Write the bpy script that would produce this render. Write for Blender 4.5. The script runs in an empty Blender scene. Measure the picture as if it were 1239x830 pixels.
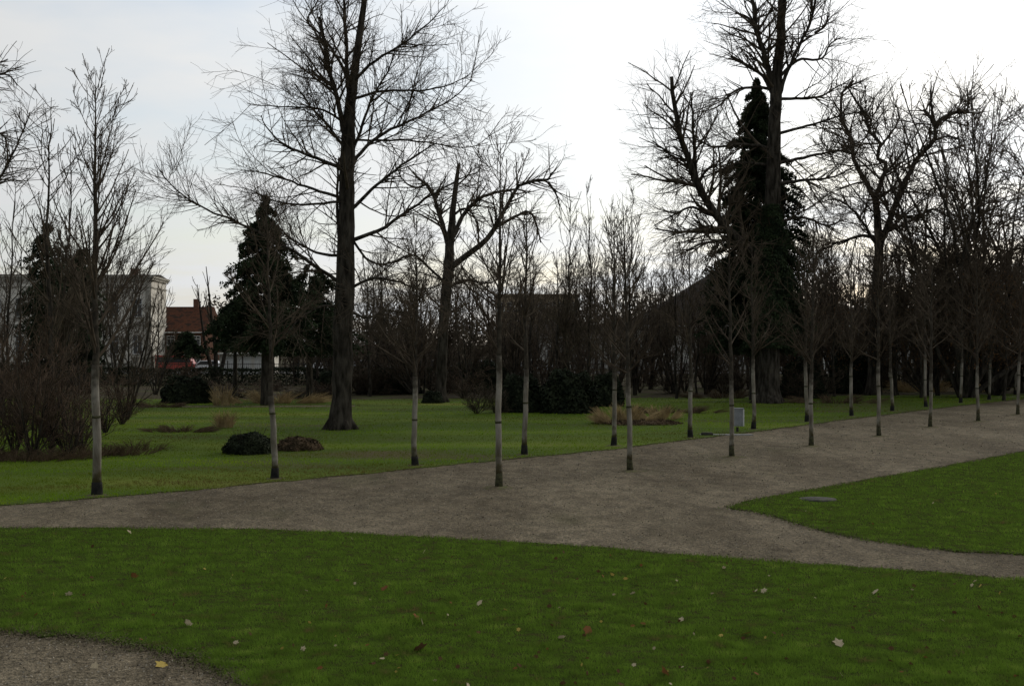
import bpy, math, random
import numpy as np
from mathutils import Vector, Matrix

# ------------------------------------------------------------------ camera, sky, sun
F, H, HZ, CX = 1600.0, 3.5, 415.0, 620.0      # focal length in photo pixels, eye height, horizon row, centre column
scene = bpy.context.scene
COL = scene.collection
cam_d = bpy.data.cameras.new("camera"); cam = bpy.data.objects.new("camera", cam_d); COL.objects.link(cam)
cam.location = (0, 0, H); cam.rotation_euler = (math.radians(90), 0, 0)
cam_d.sensor_width = 36.0; cam_d.lens = 36.0 * F / 1239.0
cam_d.clip_start = 0.1; cam_d.clip_end = 3000
scene.camera = cam

SUN_EL, SUN_AZ = math.radians(24), math.radians(42)      # azimuth clockwise from the view direction
SD = (math.sin(SUN_AZ)*math.cos(SUN_EL), math.cos(SUN_AZ)*math.cos(SUN_EL), math.sin(SUN_EL))
w = bpy.data.worlds.new("World"); scene.world = w; w.use_nodes = True
nt = w.node_tree; nt.nodes.clear()
N = nt.nodes.new; L = nt.links.new
out = N('ShaderNodeOutputWorld')
sky = N('ShaderNodeTexSky'); sky.sky_type = 'NISHITA'; sky.sun_disc = False
sky.sun_elevation = SUN_EL; sky.sun_rotation = SUN_AZ; sky.dust_density = 2.0; sky.air_density = 1.0
bsky = N('ShaderNodeBackground'); bsky.inputs[1].default_value = 0.15; L(sky.outputs[0], bsky.inputs[0])
tc = N('ShaderNodeTexCoord')
# cloud deck projected on a plane overhead, so streaks flatten towards the horizon
sep = N('ShaderNodeSeparateXYZ'); L(tc.outputs['Generated'], sep.inputs[0])
zz = N('ShaderNodeMath'); zz.operation = 'MAXIMUM'; zz.inputs[1].default_value = 0.0; L(sep.outputs[2], zz.inputs[0])
za = N('ShaderNodeMath'); za.operation = 'ADD'; za.inputs[1].default_value = 0.10; L(zz.outputs[0], za.inputs[0])
dx = N('ShaderNodeMath'); dx.operation = 'DIVIDE'; L(sep.outputs[0], dx.inputs[0]); L(za.outputs[0], dx.inputs[1])
dy = N('ShaderNodeMath'); dy.operation = 'DIVIDE'; L(sep.outputs[1], dy.inputs[0]); L(za.outputs[0], dy.inputs[1])
cmb = N('ShaderNodeCombineXYZ'); L(dx.outputs[0], cmb.inputs[0]); L(dy.outputs[0], cmb.inputs[1])
cn = N('ShaderNodeTexNoise'); cn.inputs['Scale'].default_value = 0.85; cn.inputs['Detail'].default_value = 5
cn.inputs['Roughness'].default_value = 0.55; L(cmb.outputs[0], cn.inputs['Vector'])
cr = N('ShaderNodeValToRGB'); cr.color_ramp.elements[0].position = 0.38; cr.color_ramp.elements[0].color = (0.5, 0.5, 0.5, 1)
cr.color_ramp.elements[1].position = 0.58; cr.color_ramp.elements[1].color = (1, 1, 1, 1); L(cn.outputs[0], cr.inputs[0])
# the veiled sun brightens the cloud around it
dot = N('ShaderNodeVectorMath'); dot.operation = 'DOT_PRODUCT'; L(tc.outputs['Generated'], dot.inputs[0]); dot.inputs[1].default_value = SD
mx = N('ShaderNodeMath'); mx.operation = 'MAXIMUM'; mx.inputs[1].default_value = 0; L(dot.outputs['Value'], mx.inputs[0])
pw = N('ShaderNodeMath'); pw.operation = 'POWER'; pw.inputs[1].default_value = 6.0; L(mx.outputs[0], pw.inputs[0])
m0 = N('ShaderNodeMath'); m0.operation = 'MULTIPLY_ADD'; m0.inputs[1].default_value = 0.60; m0.inputs[2].default_value = 0.46; L(mx.outputs[0], m0.inputs[0])
ml = N('ShaderNodeMath'); ml.operation = 'MULTIPLY_ADD'; ml.inputs[1].default_value = 0.6; L(pw.outputs[0], ml.inputs[0]); L(m0.outputs[0], ml.inputs[2])
bcl = N('ShaderNodeBackground'); bcl.inputs[0].default_value = (0.97, 0.985, 0.99, 1); L(ml.outputs[0], bcl.inputs[1])
mix = N('ShaderNodeMixShader'); L(cr.outputs[0], mix.inputs[0]); L(bsky.outputs[0], mix.inputs[1]); L(bcl.outputs[0], mix.inputs[2])
L(mix.outputs[0], out.inputs[0])

sun_d = bpy.data.lights.new("sun", 'SUN'); sun_d.energy = 1.1; sun_d.angle = math.radians(10); sun_d.color = (1, 0.94, 0.84)
sun = bpy.data.objects.new("sun", sun_d); COL.objects.link(sun)
sun.rotation_euler = Vector(SD).to_track_quat('Z', 'Y').to_euler()
vs = scene.view_settings; vs.view_transform = 'Standard'; vs.look = 'None'; vs.exposure = 0.0; vs.gamma = 1.0
scene.cycles.max_bounces = 5; scene.cycles.transparent_max_bounces = 6

RNG = np.random.default_rng(7); random.seed(7)

# ------------------------------------------------------------------ helpers
def gp(x, y):                                  # point on the ground seen at photo pixel x, y
    Y = F*H/(y-HZ); return Vector(((x-CX)*Y/F, Y, 0))
def wp(x, y, Y):                               # point at distance Y seen at photo pixel x, y
    return Vector(((x-CX)*Y/F, Y, H-(y-HZ)*Y/F))

def mat(name, cols, scale=5.0, rough=0.9, bump=0.0, bscale=None, detail=4, stops=None, coords='Object', spec=0.03, stretch=None, translucent=0.0):
    m = bpy.data.materials.new(name); m.use_nodes = True; t = m.node_tree
    b = t.nodes['Principled BSDF']; b.inputs['Roughness'].default_value = rough; b.inputs['Specular IOR Level'].default_value = spec
    tcn = t.nodes.new('ShaderNodeTexCoord'); src = tcn.outputs[coords]
    if stretch:
        mp = t.nodes.new('ShaderNodeMapping'); mp.inputs['Scale'].default_value = stretch; t.links.new(src, mp.inputs[0]); src = mp.outputs[0]
    n = t.nodes.new('ShaderNodeTexNoise'); n.inputs['Scale'].default_value = scale; n.inputs['Detail'].default_value = detail; t.links.new(src, n.inputs['Vector'])
    r = t.nodes.new('ShaderNodeValToRGB'); t.links.new(n.outputs[0], r.inputs[0])
    k = len(cols); st = stops or [0.35+0.3*i/max(1, k-1) for i in range(k)]
    while len(r.color_ramp.elements) < k: r.color_ramp.elements.new(0.5)
    for e, c, s in zip(r.color_ramp.elements, cols, st): e.position = s; e.color = (*c, 1)
    t.links.new(r.outputs[0], b.inputs['Base Color'])
    if bump:
        n2 = t.nodes.new('ShaderNodeTexNoise'); n2.inputs['Scale'].default_value = bscale or scale*4; n2.inputs['Detail'].default_value = 5; t.links.new(src, n2.inputs['Vector'])
        bp = t.nodes.new('ShaderNodeBump'); bp.inputs['Strength'].default_value = bump; bp.inputs['Distance'].default_value = 0.03; t.links.new(n2.outputs[0], bp.inputs['Height']); t.links.new(bp.outputs[0], b.inputs['Normal'])
    if translucent:
        tr = t.nodes.new('ShaderNodeBsdfTranslucent'); t.links.new(r.outputs[0], tr.inputs[0])
        ms = t.nodes.new('ShaderNodeMixShader'); ms.inputs[0].default_value = translucent
        o = t.nodes['Material Output']; t.links.new(b.outputs[0], ms.inputs[1]); t.links.new(tr.outputs[0], ms.inputs[2]); t.links.new(ms.outputs[0], o.inputs[0])
    return m

def set_tag(o, label=None, cat=None, group=None, kind=None):
    if label: o['label'] = label
    if cat: o['category'] = cat
    if group: o['group'] = group
    if kind: o['kind'] = kind
    return o
def link(name, data, parent=None, loc=None):
    o = bpy.data.objects.new(name, data); COL.objects.link(o)
    if parent is not None: o.parent = parent
    if loc is not None: o.location = loc
    return o
def thing(name, label, cat, loc, rz=0.0, group=None, scale=None):
    o = link(name, None, None, loc); o.rotation_euler = (0, 0, rz); o.empty_display_size = 0.3
    if scale: o.scale = scale
    return set_tag(o, label, cat, group)
def dup(root, loc, rz, label, group=None, scale=None, cat=None):
    r = root.copy(); COL.objects.link(r); r.location = loc; r.rotation_euler = (0, 0, rz)
    r['label'] = label
    if group: r['group'] = group
    if cat: r['category'] = cat
    r.scale = scale or (1, 1, 1)
    for ch in list(root.children):
        c = ch.copy(); COL.objects.link(c); c.parent = r
        for g in list(ch.children):
            d = g.copy(); COL.objects.link(d); d.parent = c
    return r

def np_mesh(name, V, Fc, material, smooth=False):          # V (n,3), Fc (m,k) all with k corners
    me = bpy.data.meshes.new(name); V = np.asarray(V, np.float32); Fc = np.asarray(Fc, np.int32)
    m, k = Fc.shape
    me.vertices.add(len(V)); me.vertices.foreach_set('co', V.ravel())
    me.loops.add(m*k); me.loops.foreach_set('vertex_index', Fc.ravel())
    me.polygons.add(m); me.polygons.foreach_set('loop_start', np.arange(0, m*k, k, dtype=np.int32))
    me.polygons.foreach_set('loop_total', np.full(m, k, np.int32))
    if smooth: me.polygons.foreach_set('use_smooth', np.ones(m, bool))
    me.update(calc_edges=True); me.materials.append(material); return me

class MB:                                                   # collects solid pieces into one mesh
    def __init__(s): s.v = []; s.f = []
    def add(s, vs_, fs):
        o = len(s.v); s.v += [tuple(p) for p in vs_]; s.f += [tuple(i+o for i in f) for f in fs]; return s
    def box(s, c, d, M=None):
        x, y, z = c; a, b, e = d[0]/2, d[1]/2, d[2]/2
        vv = [Vector((x+i*a, y+j*b, z+k*e)) for i in (-1, 1) for j in (-1, 1) for k in (-1, 1)]
        if M: vv = [M @ v for v in vv]
        return s.add(vv, [(0, 1, 3, 2), (4, 6, 7, 5), (0, 4, 5, 1), (2, 3, 7, 6), (0, 2, 6, 4), (1, 5, 7, 3)])
    def extr(s, prof, x0, x1, axis=0):                      # profile of (a,b) points extruded along an axis
        n = len(prof); mk = (lambda t, p: (t, p[0], p[1])) if axis == 0 else (lambda t, p: (p[0], t, p[1]))
        vv = [mk(x0, p) for p in prof]+[mk(x1, p) for p in prof]
        fs = [tuple(range(n))[::-1], tuple(range(n, 2*n))]+[(i, (i+1) % n, n+(i+1) % n, n+i) for i in range(n)]
        return s.add(vv, fs)
    def cyl(s, p0, p1, r0, r1=None, n=12):
        p0, p1 = Vector(p0), Vector(p1); r1 = r0 if r1 is None else r1
        d = (p1-p0).normalized(); u = d.orthogonal().normalized(); q = d.cross(u)
        vv = [p+(u*math.cos(2*math.pi*i/n)+q*math.sin(2*math.pi*i/n))*r for p, r in ((p0, r0), (p1, r1)) for i in range(n)]
        return s.add(vv, [tuple(range(n))[::-1], tuple(range(n, 2*n))]+[(i, (i+1) % n, n+(i+1) % n, n+i) for i in range(n)])
    def mesh(s, name, m, bevel=0, smooth=False):
        me = bpy.data.meshes.new(name); me.from_pydata(s.v, [], s.f)
        import bmesh
        bm = bmesh.new(); bm.from_mesh(me); bmesh.ops.recalc_face_normals(bm, faces=bm.faces)
        if bevel: bmesh.ops.bevel(bm, geom=bm.edges[:], offset=bevel, segments=2, affect='EDGES', clamp_overlap=True)
        if smooth:
            for f in bm.faces: f.smooth = True
        bm.to_mesh(me); bm.free(); me.materials.append(m); return me
    def build(s, name, m, parent=None, bevel=0, loc=None, smooth=False): return link(name, s.mesh(name, m, bevel, smooth), parent, loc)

# ---- branches
def resample(pts, K, wob=0.0, rng=RNG):
    p = np.array([tuple(q) for q in pts], float)
    if len(p) > 2:                                          # Catmull-Rom through the points
        e = np.vstack([2*p[0]-p[1], p, 2*p[-1]-p[-2]]); o = []
        for i in range(1, len(e)-2):
            for t in np.linspace(0, 1, 8, endpoint=False):
                a, b, c, d = e[i-1], e[i], e[i+1], e[i+2]
                o.append(.5*((2*b)+(c-a)*t+(2*a-5*b+4*c-d)*t*t+(3*b-a-3*c+d)*t**3))
        o.append(p[-1]); p = np.array(o)
    s = np.r_[0, np.cumsum(np.linalg.norm(np.diff(p, axis=0), axis=1))]
    u = np.linspace(0, s[-1], K); q = np.stack([np.interp(u, s, p[:, i]) for i in range(3)], 1)
    if wob: q[1:] += rng.normal(0, wob*s[-1]/K, (K-1, 3))
    return q
def unit(v): return v/np.maximum(np.linalg.norm(v, axis=-1, keepdims=True), 1e-9)
def spawn(P, R, rng, dens, t0, t1, lenr, ang, trop, wob, K, rr, minr, lmin=0.0, lmax=99, tipshort=0.5, absr=None):
    N_, Kp, _ = P.shape
    Ln = np.linalg.norm(np.diff(P, axis=1), axis=2).sum(1)
    cnt = rng.poisson(np.maximum(dens*Ln, 0.0)); cnt = np.minimum(cnt, 60)
    idx = np.repeat(np.arange(N_), cnt); n = len(idx)
    if n == 0: return np.zeros((0, K, 3)), np.zeros((0, K))
    t = rng.uniform(t0, t1, n); x = t*(Kp-1); i0 = np.minimum(x.astype(int), Kp-2); fr = (x-i0)[:, None]
    a = P[idx, i0]; b = P[idx, i0+1]; pos = a*(1-fr)+b*fr
    rad = R[idx, i0]*(1-fr[:, 0])+R[idx, i0+1]*fr[:, 0]
    tan = unit(b-a); rnd = rng.normal(size=(n, 3)); perp = unit(rnd-(rnd*tan).sum(1, keepdims=True)*tan)
    an = np.radians(rng.normal(ang, ang*.25, n))[:, None]
    d = tan*np.cos(an)+perp*np.sin(an)
    base = Ln[idx] if lenr > 0 else 1.0
    ln = np.clip(base*abs(lenr)*(1-tipshort*t)*rng.uniform(.55, 1.25, n), lmin, lmax)
    st = (ln/(K-1))[:, None]; Q = np.zeros((n, K, 3)); Q[:, 0] = pos
    up = np.array([0, 0, 1.0])
    for k in range(1, K):
        Q[:, k] = Q[:, k-1]+d*st; d = unit(d+up*trop+rng.normal(0, wob, (n, 3)))
    r0 = np.minimum(rad*rr, ln*0.035+minr) if absr is None else np.full(n, absr)
    RR = np.maximum(r0[:, None]*np.linspace(1, .35, K)[None], minr)
    return Q, RR
def tubes(batches):                                          # [(P,R,sides)] -> verts, quads
    VV, FF, off = [], [], 0
    for P, R, S in batches:
        n, K, _ = P.shape
        if n == 0: continue
        tan = np.empty_like(P); tan[:, 1:-1] = P[:, 2:]-P[:, :-2]; tan[:, 0] = P[:, 1]-P[:, 0]; tan[:, -1] = P[:, -1]-P[:, -2]; tan = unit(tan)
        mean = unit(P[:, -1]-P[:, 0]); ref = np.where(np.abs(mean[:, 2:3]) > .75, np.array([[1., 0, 0]]), np.array([[0, 0, 1.]]))
        ref = ref[:, None, :]+np.zeros_like(tan)
        u = unit(np.cross(tan, ref)); v = np.cross(tan, u)
        a = np.arange(S)*2*math.pi/S
        ring = P[:, :, None]+R[:, :, None, None]*(u[:, :, None]*np.cos(a)[None, None, :, None]+v[:, :, None]*np.sin(a)[None, None, :, None])
        VV.append(ring.reshape(-1, 3))
        b = (np.arange(n)*K*S)[:, None, None]+(np.arange(K-1)*S)[None, :, None]
        s = np.arange(S)[None, None]; s2 = (np.arange(S)+1) % S; s2 = s2[None, None]
        q = np.stack([b+s, b+s2, b+S+s2, b+S+s], -1).reshape(-1, 4)+off
        FF.append(q); off += n*K*S
    return np.vstack(VV), np.vstack(FF)
def tube_mesh(name, batches, m):
    v, f = tubes(batches); return np_mesh(name, v, f, m, True)

# ------------------------------------------------------------------ materials
M = {}
M['bark'] = mat('dark_bark', [(.015, .013, .010), (.038, .033, .026), (.065, .057, .045)], 6, .95, .6, 30, stretch=(1, 1, .25))
M['bark_grey'] = mat('grey_bark', [(.030, .026, .020), (.065, .056, .042)], 8, .95, .4, 30)
M['twig'] = mat('twig', [(.042, .033, .024), (.095, .075, .053)], 3, .9)
M['twig_red'] = mat('reddish_twig', [(.05, .036, .026), (.10, .070, .048)], 2, .9)
M['wrap'] = mat('pale_trunk_paint', [(.10, .092, .072), (.21, .20, .165), (.32, .31, .27)], 7, .85, .5, 40, stretch=(1, 1, .35), stops=[.3, .5, .68])
def wrap_mat():
    m = mat('pale_trunk_coat', [(.10, .088, .064), (.20, .182, .145), (.31, .29, .245)], 5, .9, .6, 34, stretch=(1, 1, .3), stops=[.3, .5, .7]); t = m.node_tree; b = t.nodes['Principled BSDF']
    src = b.inputs['Base Color'].links[0].from_socket; tcn = t.nodes.new('ShaderNodeTexCoord'); sp = t.nodes.new('ShaderNodeSeparateXYZ'); t.links.new(tcn.outputs['Generated'], sp.inputs[0])
    n = t.nodes.new('ShaderNodeTexNoise'); n.inputs['Scale'].default_value = 6; n.inputs['Detail'].default_value = 6; oi = t.nodes.new('ShaderNodeObjectInfo'); ad = t.nodes.new('ShaderNodeVectorMath'); ad.operation = 'ADD'; t.links.new(tcn.outputs['Object'], ad.inputs[0]); t.links.new(oi.outputs['Random'], ad.inputs[1]); t.links.new(ad.outputs[0], n.inputs['Vector'])
    def chain(p0, p1):     # coat worn away towards one end, with a ragged limit
        a = t.nodes.new('ShaderNodeMath'); a.operation = 'MULTIPLY_ADD'; a.inputs[1].default_value = .55; t.links.new(n.outputs[0], a.inputs[0]); t.links.new(sp.outputs[2], a.inputs[2])
        r = t.nodes.new('ShaderNodeMapRange'); r.inputs[1].default_value = p0; r.inputs[2].default_value = p1; t.links.new(a.outputs[0], r.inputs[0]); return r
    for (p0, p1, col) in ((1.0, 1.22, (.055, .048, .036, 1)), (.46, .30, (.075, .065, .035, 1))):
        r = chain(p0, p1); mxn = t.nodes.new('ShaderNodeMix'); mxn.data_type = 'RGBA'; t.links.new(r.outputs[0], mxn.inputs[0]); t.links.new(src, mxn.inputs[6]); mxn.inputs[7].default_value = col; src = mxn.outputs[2]
    t.links.new(src, b.inputs['Base Color']); return m
M['wrap'] = wrap_mat()
M['rubber'] = mat('black_rubber', [(.012, .012, .012), (.03, .028, .025)], 8, .7)
M['moss'] = mat('mossy_bark', [(.03, .028, .02), (.07, .07, .035)], 12, .95, .5, 50)
M['pebble'] = mat('pale_grit', [(.14, .125, .095), (.30, .27, .215)], 30, .9)
M['soil'] = mat('damp_soil', [(.07, .058, .036), (.12, .10, .066), (.09, .10, .035)], 9, .95, .8, 60)
M['conifer'] = mat('conifer_needles', [(.014, .021, .011), (.036, .050, .024)], 1.2, .9, spec=.06)
M['ivy'] = mat('ivy_leaf', [(.014, .022, .012), (.035, .05, .022)], 2, .8, spec=.08)
M['shrub'] = mat('evergreen_shrub_leaf', [(.012, .016, .010), (.030, .036, .020)], 2, .7)
M['dead_leaf'] = mat('withered_leaf', [(.08, .045, .022), (.16, .09, .04)], 2, .9, translucent=.2)
M['straw'] = mat('dry_straw_grass', [(.26, .19, .095), (.58, .44, .23)], 3, .9, translucent=.2)
M['heather'] = mat('brown_perennials', [(.05, .038, .024), (.13, .09, .055)], 3, .9)
M['grassblade'] = mat('grass_blade', [(.160, .120, .050), (.086, .138, .020), (.130, .222, .026), (.225, .290, .055)], 2.6, .85, spec=.02, translucent=.35, stops=[.27, .38, .60, .78], detail=8)
M['lawn'] = mat('lawn_soil', [(.042, .036, .018), (.034, .054, .010), (.055, .090, .013)], 7, 1.0, .8, 60, detail=8, spec=.0)
M['backgrass'] = mat('back_lawn', [(.07, .058, .026), (.050, .080, .010), (.08, .115, .012), (.13, .14, .025)], .16, .9, .8, 30, stops=[.30, .44, .58, .72], detail=8, stretch=(.5, 1.3, 1), spec=.05)
M['farblade'] = mat('far_grass_blade', [(.125, .100, .030), (.105, .145, .012), (.140, .245, .008), (.25, .33, .018)], .20, .8, spec=.04, translucent=.3, stops=[.34, .45, .56, .72], detail=7, stretch=(.35, 1.2, 1))
M['ground'] = mat('bare_woodland_soil', [(.035, .029, .019), (.055, .045, .029), (.05, .058, .02)], .4, .95, .7, 14, detail=8)
M['white'] = mat('white_render', [(.42, .395, .34), (.62, .59, .52)], .8, .85, .1)
M['offwhite'] = mat('pale_wall', [(.34, .33, .29), (.45, .44, .40)], .8, .85)
M['stone'] = mat('weathered_stone', [(.20, .19, .16), (.34, .32, .27)], 2, .9, .3)
M['glass'] = mat('dark_glass', [(.015, .018, .02), (.03, .033, .036)], 1, .15, spec=.6)
M['frame_paint'] = mat('white_frame_paint', [(.5, .5, .47), (.6, .6, .57)], 4, .6)
M['tile_red'] = mat('red_clay_tile', [(.04, .024, .018), (.09, .038, .022), (.035, .024, .018)], 1.2, .85, .5, 8)
M['brick'] = mat('dark_brick', [(.09, .05, .035), (.15, .08, .055)], 3, .9, .3)
M['tile_dark'] = mat('dark_roof_tile', [(.03, .028, .026), (.06, .05, .045)], 1.5, .85, .4, 8)
M['tan'] = mat('tan_render', [(.26, .20, .13), (.36, .29, .20)], 1, .9)
M['metal'] = mat('dark_iron', [(.03, .03, .027), (.065, .06, .052)], 5, .85, spec=.08)
M['greybox'] = mat('grey_sheet_metal', [(.16, .17, .175), (.24, .25, .255)], 5, .5, spec=.4)
M['palebox'] = mat('pale_edge_metal', [(.5, .5, .48), (.6, .6, .58)], 5, .5)
M['concrete'] = mat('concrete', [(.15, .15, .14), (.26, .255, .24)], 6, .9, .3)
M['asphalt'] = mat('asphalt', [(.04, .04, .04), (.065, .063, .06)], 3, .9, .3, 40)
M['carwhite'] = mat('white_car_paint', [(.62, .62, .62), (.68, .68, .68)], 1, .25, spec=.6)
M['carsilver'] = mat('silver_car_paint', [(.38, .39, .40), (.45, .46, .47)], 1, .25, spec=.7)
M['carred'] = mat('red_van_paint', [(.30, .03, .02), (.38, .05, .03)], 1, .3, spec=.6)
M['cardark'] = mat('dark_car_paint', [(.03, .035, .05), (.05, .055, .07)], 1, .25, spec=.7)
for n_, c_ in (('leaf_pale', (.50, .42, .28)), ('leaf_red', (.19, .085, .032)), ('leaf_brown', (.10, .055, .028)), ('leaf_yellow', (.48, .36, .10))):
    M[n_] = mat(n_, [tuple(x*.7 for x in c_), c_], 25, .8, translucent=.2)

def gravel_mat():
    m = bpy.data.materials.new('fine_gravel'); m.use_nodes = True; t = m.node_tree; b = t.nodes['Principled BSDF']
    b.inputs['Roughness'].default_value = .9; b.inputs['Specular IOR Level'].default_value = .04
    c = t.nodes.new('ShaderNodeTexCoord')
    def noise(s, d, st=None):
        n = t.nodes.new('ShaderNodeTexNoise'); n.inputs['Scale'].default_value = s; n.inputs['Detail'].default_value = d; n.inputs['Roughness'].default_value = .65
        if st:
            mp = t.nodes.new('ShaderNodeMapping'); mp.inputs['Scale'].default_value = st[0]; mp.inputs['Rotation'].default_value = (0, 0, st[1]); t.links.new(c.outputs['Object'], mp.inputs[0]); t.links.new(mp.outputs[0], n.inputs['Vector'])
        else: t.links.new(c.outputs['Object'], n.inputs['Vector'])
        return n
    def ramp(n, a, bb, p0, p1):
        r = t.nodes.new('ShaderNodeValToRGB'); e = r.color_ramp.elements; e[0].position = p0; e[1].position = p1; e[0].color = (*a, 1); e[1].color = (*bb, 1); t.links.new(n.outputs[0], r.inputs[0]); return r
    big = ramp(noise(.35, 6, ((1, .35, 1), .6)), (.080, .066, .046), (.158, .135, .099), .36, .64)
    fine = ramp(noise(14, 6), (.42, .42, .40), (1.55, 1.52, 1.45), .32, .70)
    vor = t.nodes.new('ShaderNodeTexVoronoi'); vor.inputs['Scale'].default_value = 45; t.links.new(c.outputs['Object'], vor.inputs['Vector'])
    vr = t.nodes.new('ShaderNodeMapRange'); vr.inputs[1].default_value = 0; vr.inputs[2].default_value = 1; vr.inputs[3].default_value = .65; vr.inputs[4].default_value = 1.4
    sx = t.nodes.new('ShaderNodeSeparateXYZ'); t.links.new(vor.outputs['Color'], sx.inputs[0]); t.links.new(sx.outputs[0], vr.inputs[0])
    mid = ramp(noise(2.6, 7, ((1, .6, 1), .5)), (.72, .72, .70), (1.26, 1.25, 1.22), .36, .64)
    m0 = t.nodes.new('ShaderNodeMix'); m0.data_type = 'RGBA'; m0.blend_type = 'MULTIPLY'; m0.inputs[0].default_value = 1; t.links.new(big.outputs[0], m0.inputs[6]); t.links.new(mid.outputs[0], m0.inputs[7])
    m1 = t.nodes.new('ShaderNodeMix'); m1.data_type = 'RGBA'; m1.blend_type = 'MULTIPLY'; m1.inputs[0].default_value = 1; t.links.new(m0.outputs[2], m1.inputs[6]); t.links.new(fine.outputs[0], m1.inputs[7])
    m2 = t.nodes.new('ShaderNodeMix'); m2.data_type = 'RGBA'; m2.blend_type = 'MULTIPLY'; m2.inputs[0].default_value = 1; t.links.new(m1.outputs[2], m2.inputs[6]); t.links.new(vr.outputs[0], m2.inputs[7])
    # thin moss and damp soil in patches
    mo = ramp(noise(.5, 8, ((1, .3, 1), .55)), (0, 0, 0), (.55, .55, .55), .56, .74)
    m3 = t.nodes.new('ShaderNodeMix'); m3.data_type = 'RGBA'; t.links.new(mo.outputs[0], m3.inputs[0]); t.links.new(m2.outputs[2], m3.inputs[6]); m3.inputs[7].default_value = (.06, .062, .026, 1)
    t.links.new(m3.outputs[2], b.inputs['Base Color'])
    bp = t.nodes.new('ShaderNodeBump'); bp.inputs['Strength'].default_value = .7; bp.inputs['Distance'].default_value = .02; t.links.new(vor.outputs['Distance'], bp.inputs['Height']); t.links.new(bp.outputs[0], b.inputs['Normal'])
    return m
M['gravel'] = gravel_mat()

# ------------------------------------------------------------------ ground
def flat_poly(name, pts, z, m, skirt=0.0, rag=0.0, step=.25):
    P = [Vector((p[0], p[1], 0)) for p in pts]; o = []
    for a, b in zip(P, P[1:]+P[:1]):
        n = max(1, min(400, int((b-a).length/step)))
        for i in range(n):
            q = a.lerp(b, i/n)
            if rag and abs(q.x) < 60: q += Vector((.05*math.sin(q.x*2.3+q.y), .07*math.sin(q.x*1.3)+.05*math.sin(q.x*3.9+1)+.03*math.sin(q.x*9.1), 0))
            if rag and q.y < 140 and abs(q.x) < 60: q += Vector((random.gauss(0, rag), random.gauss(0, rag), 0))
            o.append((q.x, q.y))
    from mathutils.geometry import tessellate_polygon
    n = len(o); tris = tessellate_polygon([[Vector((x, y, 0)) for x, y in o]])
    v = [(x, y, z) for x, y in o]; f = [tuple(t) for t in tris]
    if skirt:
        v += [(x, y, z-skirt) for x, y in o]; f += [(i, (i+1) % n, n+(i+1) % n, n+i) for i in range(n)]
    me = bpy.data.meshes.new(name); me.from_pydata(v, [], f); me.update()
    me.materials.append(m)
    # faces up
    import bmesh
    bm = bmesh.new(); bm.from_mesh(me); bmesh.ops.recalc_face_normals(bm, faces=bm.faces)
    up = sum(fc.normal.z*fc.calc_area() for fc in bm.faces)
    if up < 0: bmesh.ops.reverse_faces(bm, faces=bm.faces)
    bm.to_mesh(me); bm.free()
    ob = link(name, me); ob['kind'] = 'structure'; return ob, np.array(o)

flat_poly('ground', [(-900, -60), (900, -60), (900, 2500), (-900, 2500)], 0, M['ground'], step=5000)
g = lambda x, y: tuple(gp(x, y)[:2])
# broad gravel promenade: everything between the lawns
BACK_EDGE = [g(-500, 634), g(-200, 622), g(0, 612), g(118, 603), g(230, 594), g(333, 583), g(450, 573), g(560, 561), g(650, 553), g(740, 544), g(836, 532), g(912, 523), g(1000, 511), g(1080, 501), g(1163, 491), g(1239, 483), g(1400, 468), g(1700, 450)]
WEDGE_TOP = [g(880, 614.5), g(900, 608), g(950, 598.5), g(1000, 590), g(1060, 579), g(1120, 569), g(1180, 558), g(1239, 547), g(1400, 520), g(1700, 484)]
WEDGE_BOT = [g(1700, 684), g(1400, 679), g(1239, 671.5), g(1150, 667), g(1100, 661), g(1050, 654), g(1010, 646), g(970, 636), g(945, 628), g(915, 620), g(890, 617)]
FORE_TOP = [g(-500, 646), g(-200, 642), g(0, 640), g(150, 640), g(300, 641), g(400, 645), g(500, 650), g(600, 655.5), g(700, 662), g(800, 670), g(900, 677), g(1000, 685), g(1120, 693), g(1239, 702), g(1500, 722), g(1900, 750)]
FORE_BOT = [(14, 4.5), (3.0, 6), (-1.3, 10), g(395, 900), g(330, 850), g(290, 822), g(245, 802), g(200, 789), g(150, 778), g(90, 769), g(0, 764), g(-300, 752), g(-900, 745)]
gravel, _ = flat_poly('gravel_path', [(-30, -20), (60, -20), (60, 20)]+[g(1900, 600), g(1700, 470)]+[(BACK_EDGE[-1][0], BACK_EDGE[-1][1]+.5)]+[(x, y+.3) for x, y in BACK_EDGE[::-1][1:]]+[(-30, 26)], .004, M['gravel'])
back_lawn, BP = flat_poly('back_lawn', BACK_EDGE+[(90, 110), (40, 92), (10, 84), (-12, 82), (-42, 82), (-60, 60), (-60, 30)], .022, M['backgrass'], .022, .03)
wedge_lawn, WPOLY = flat_poly('right_lawn', WEDGE_TOP+WEDGE_BOT, .022, M['lawn'], .022, .03, .15)
fore_lawn, FP = flat_poly('front_lawn', FORE_TOP+FORE_BOT, .022, M['lawn'], .022, .035, .15)
# narrow pale cross path on the far lawn, beds of bare soil
flat_poly('cross_path', [g(120, 493.5), g(300, 493.2), g(430, 492.6), g(430, 491.2), g(300, 491.8), g(120, 492)], .032, M['gravel'])
flat_poly('street', [(-150, 152), (200, 152), (200, 164), (-150, 164)], .008, M['asphalt'], step=5000)
flat_poly('pavement', [(-150, 149), (200, 149), (200, 151.8), (-150, 151.8)], .13, M['concrete'], .13, step=5000)

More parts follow.
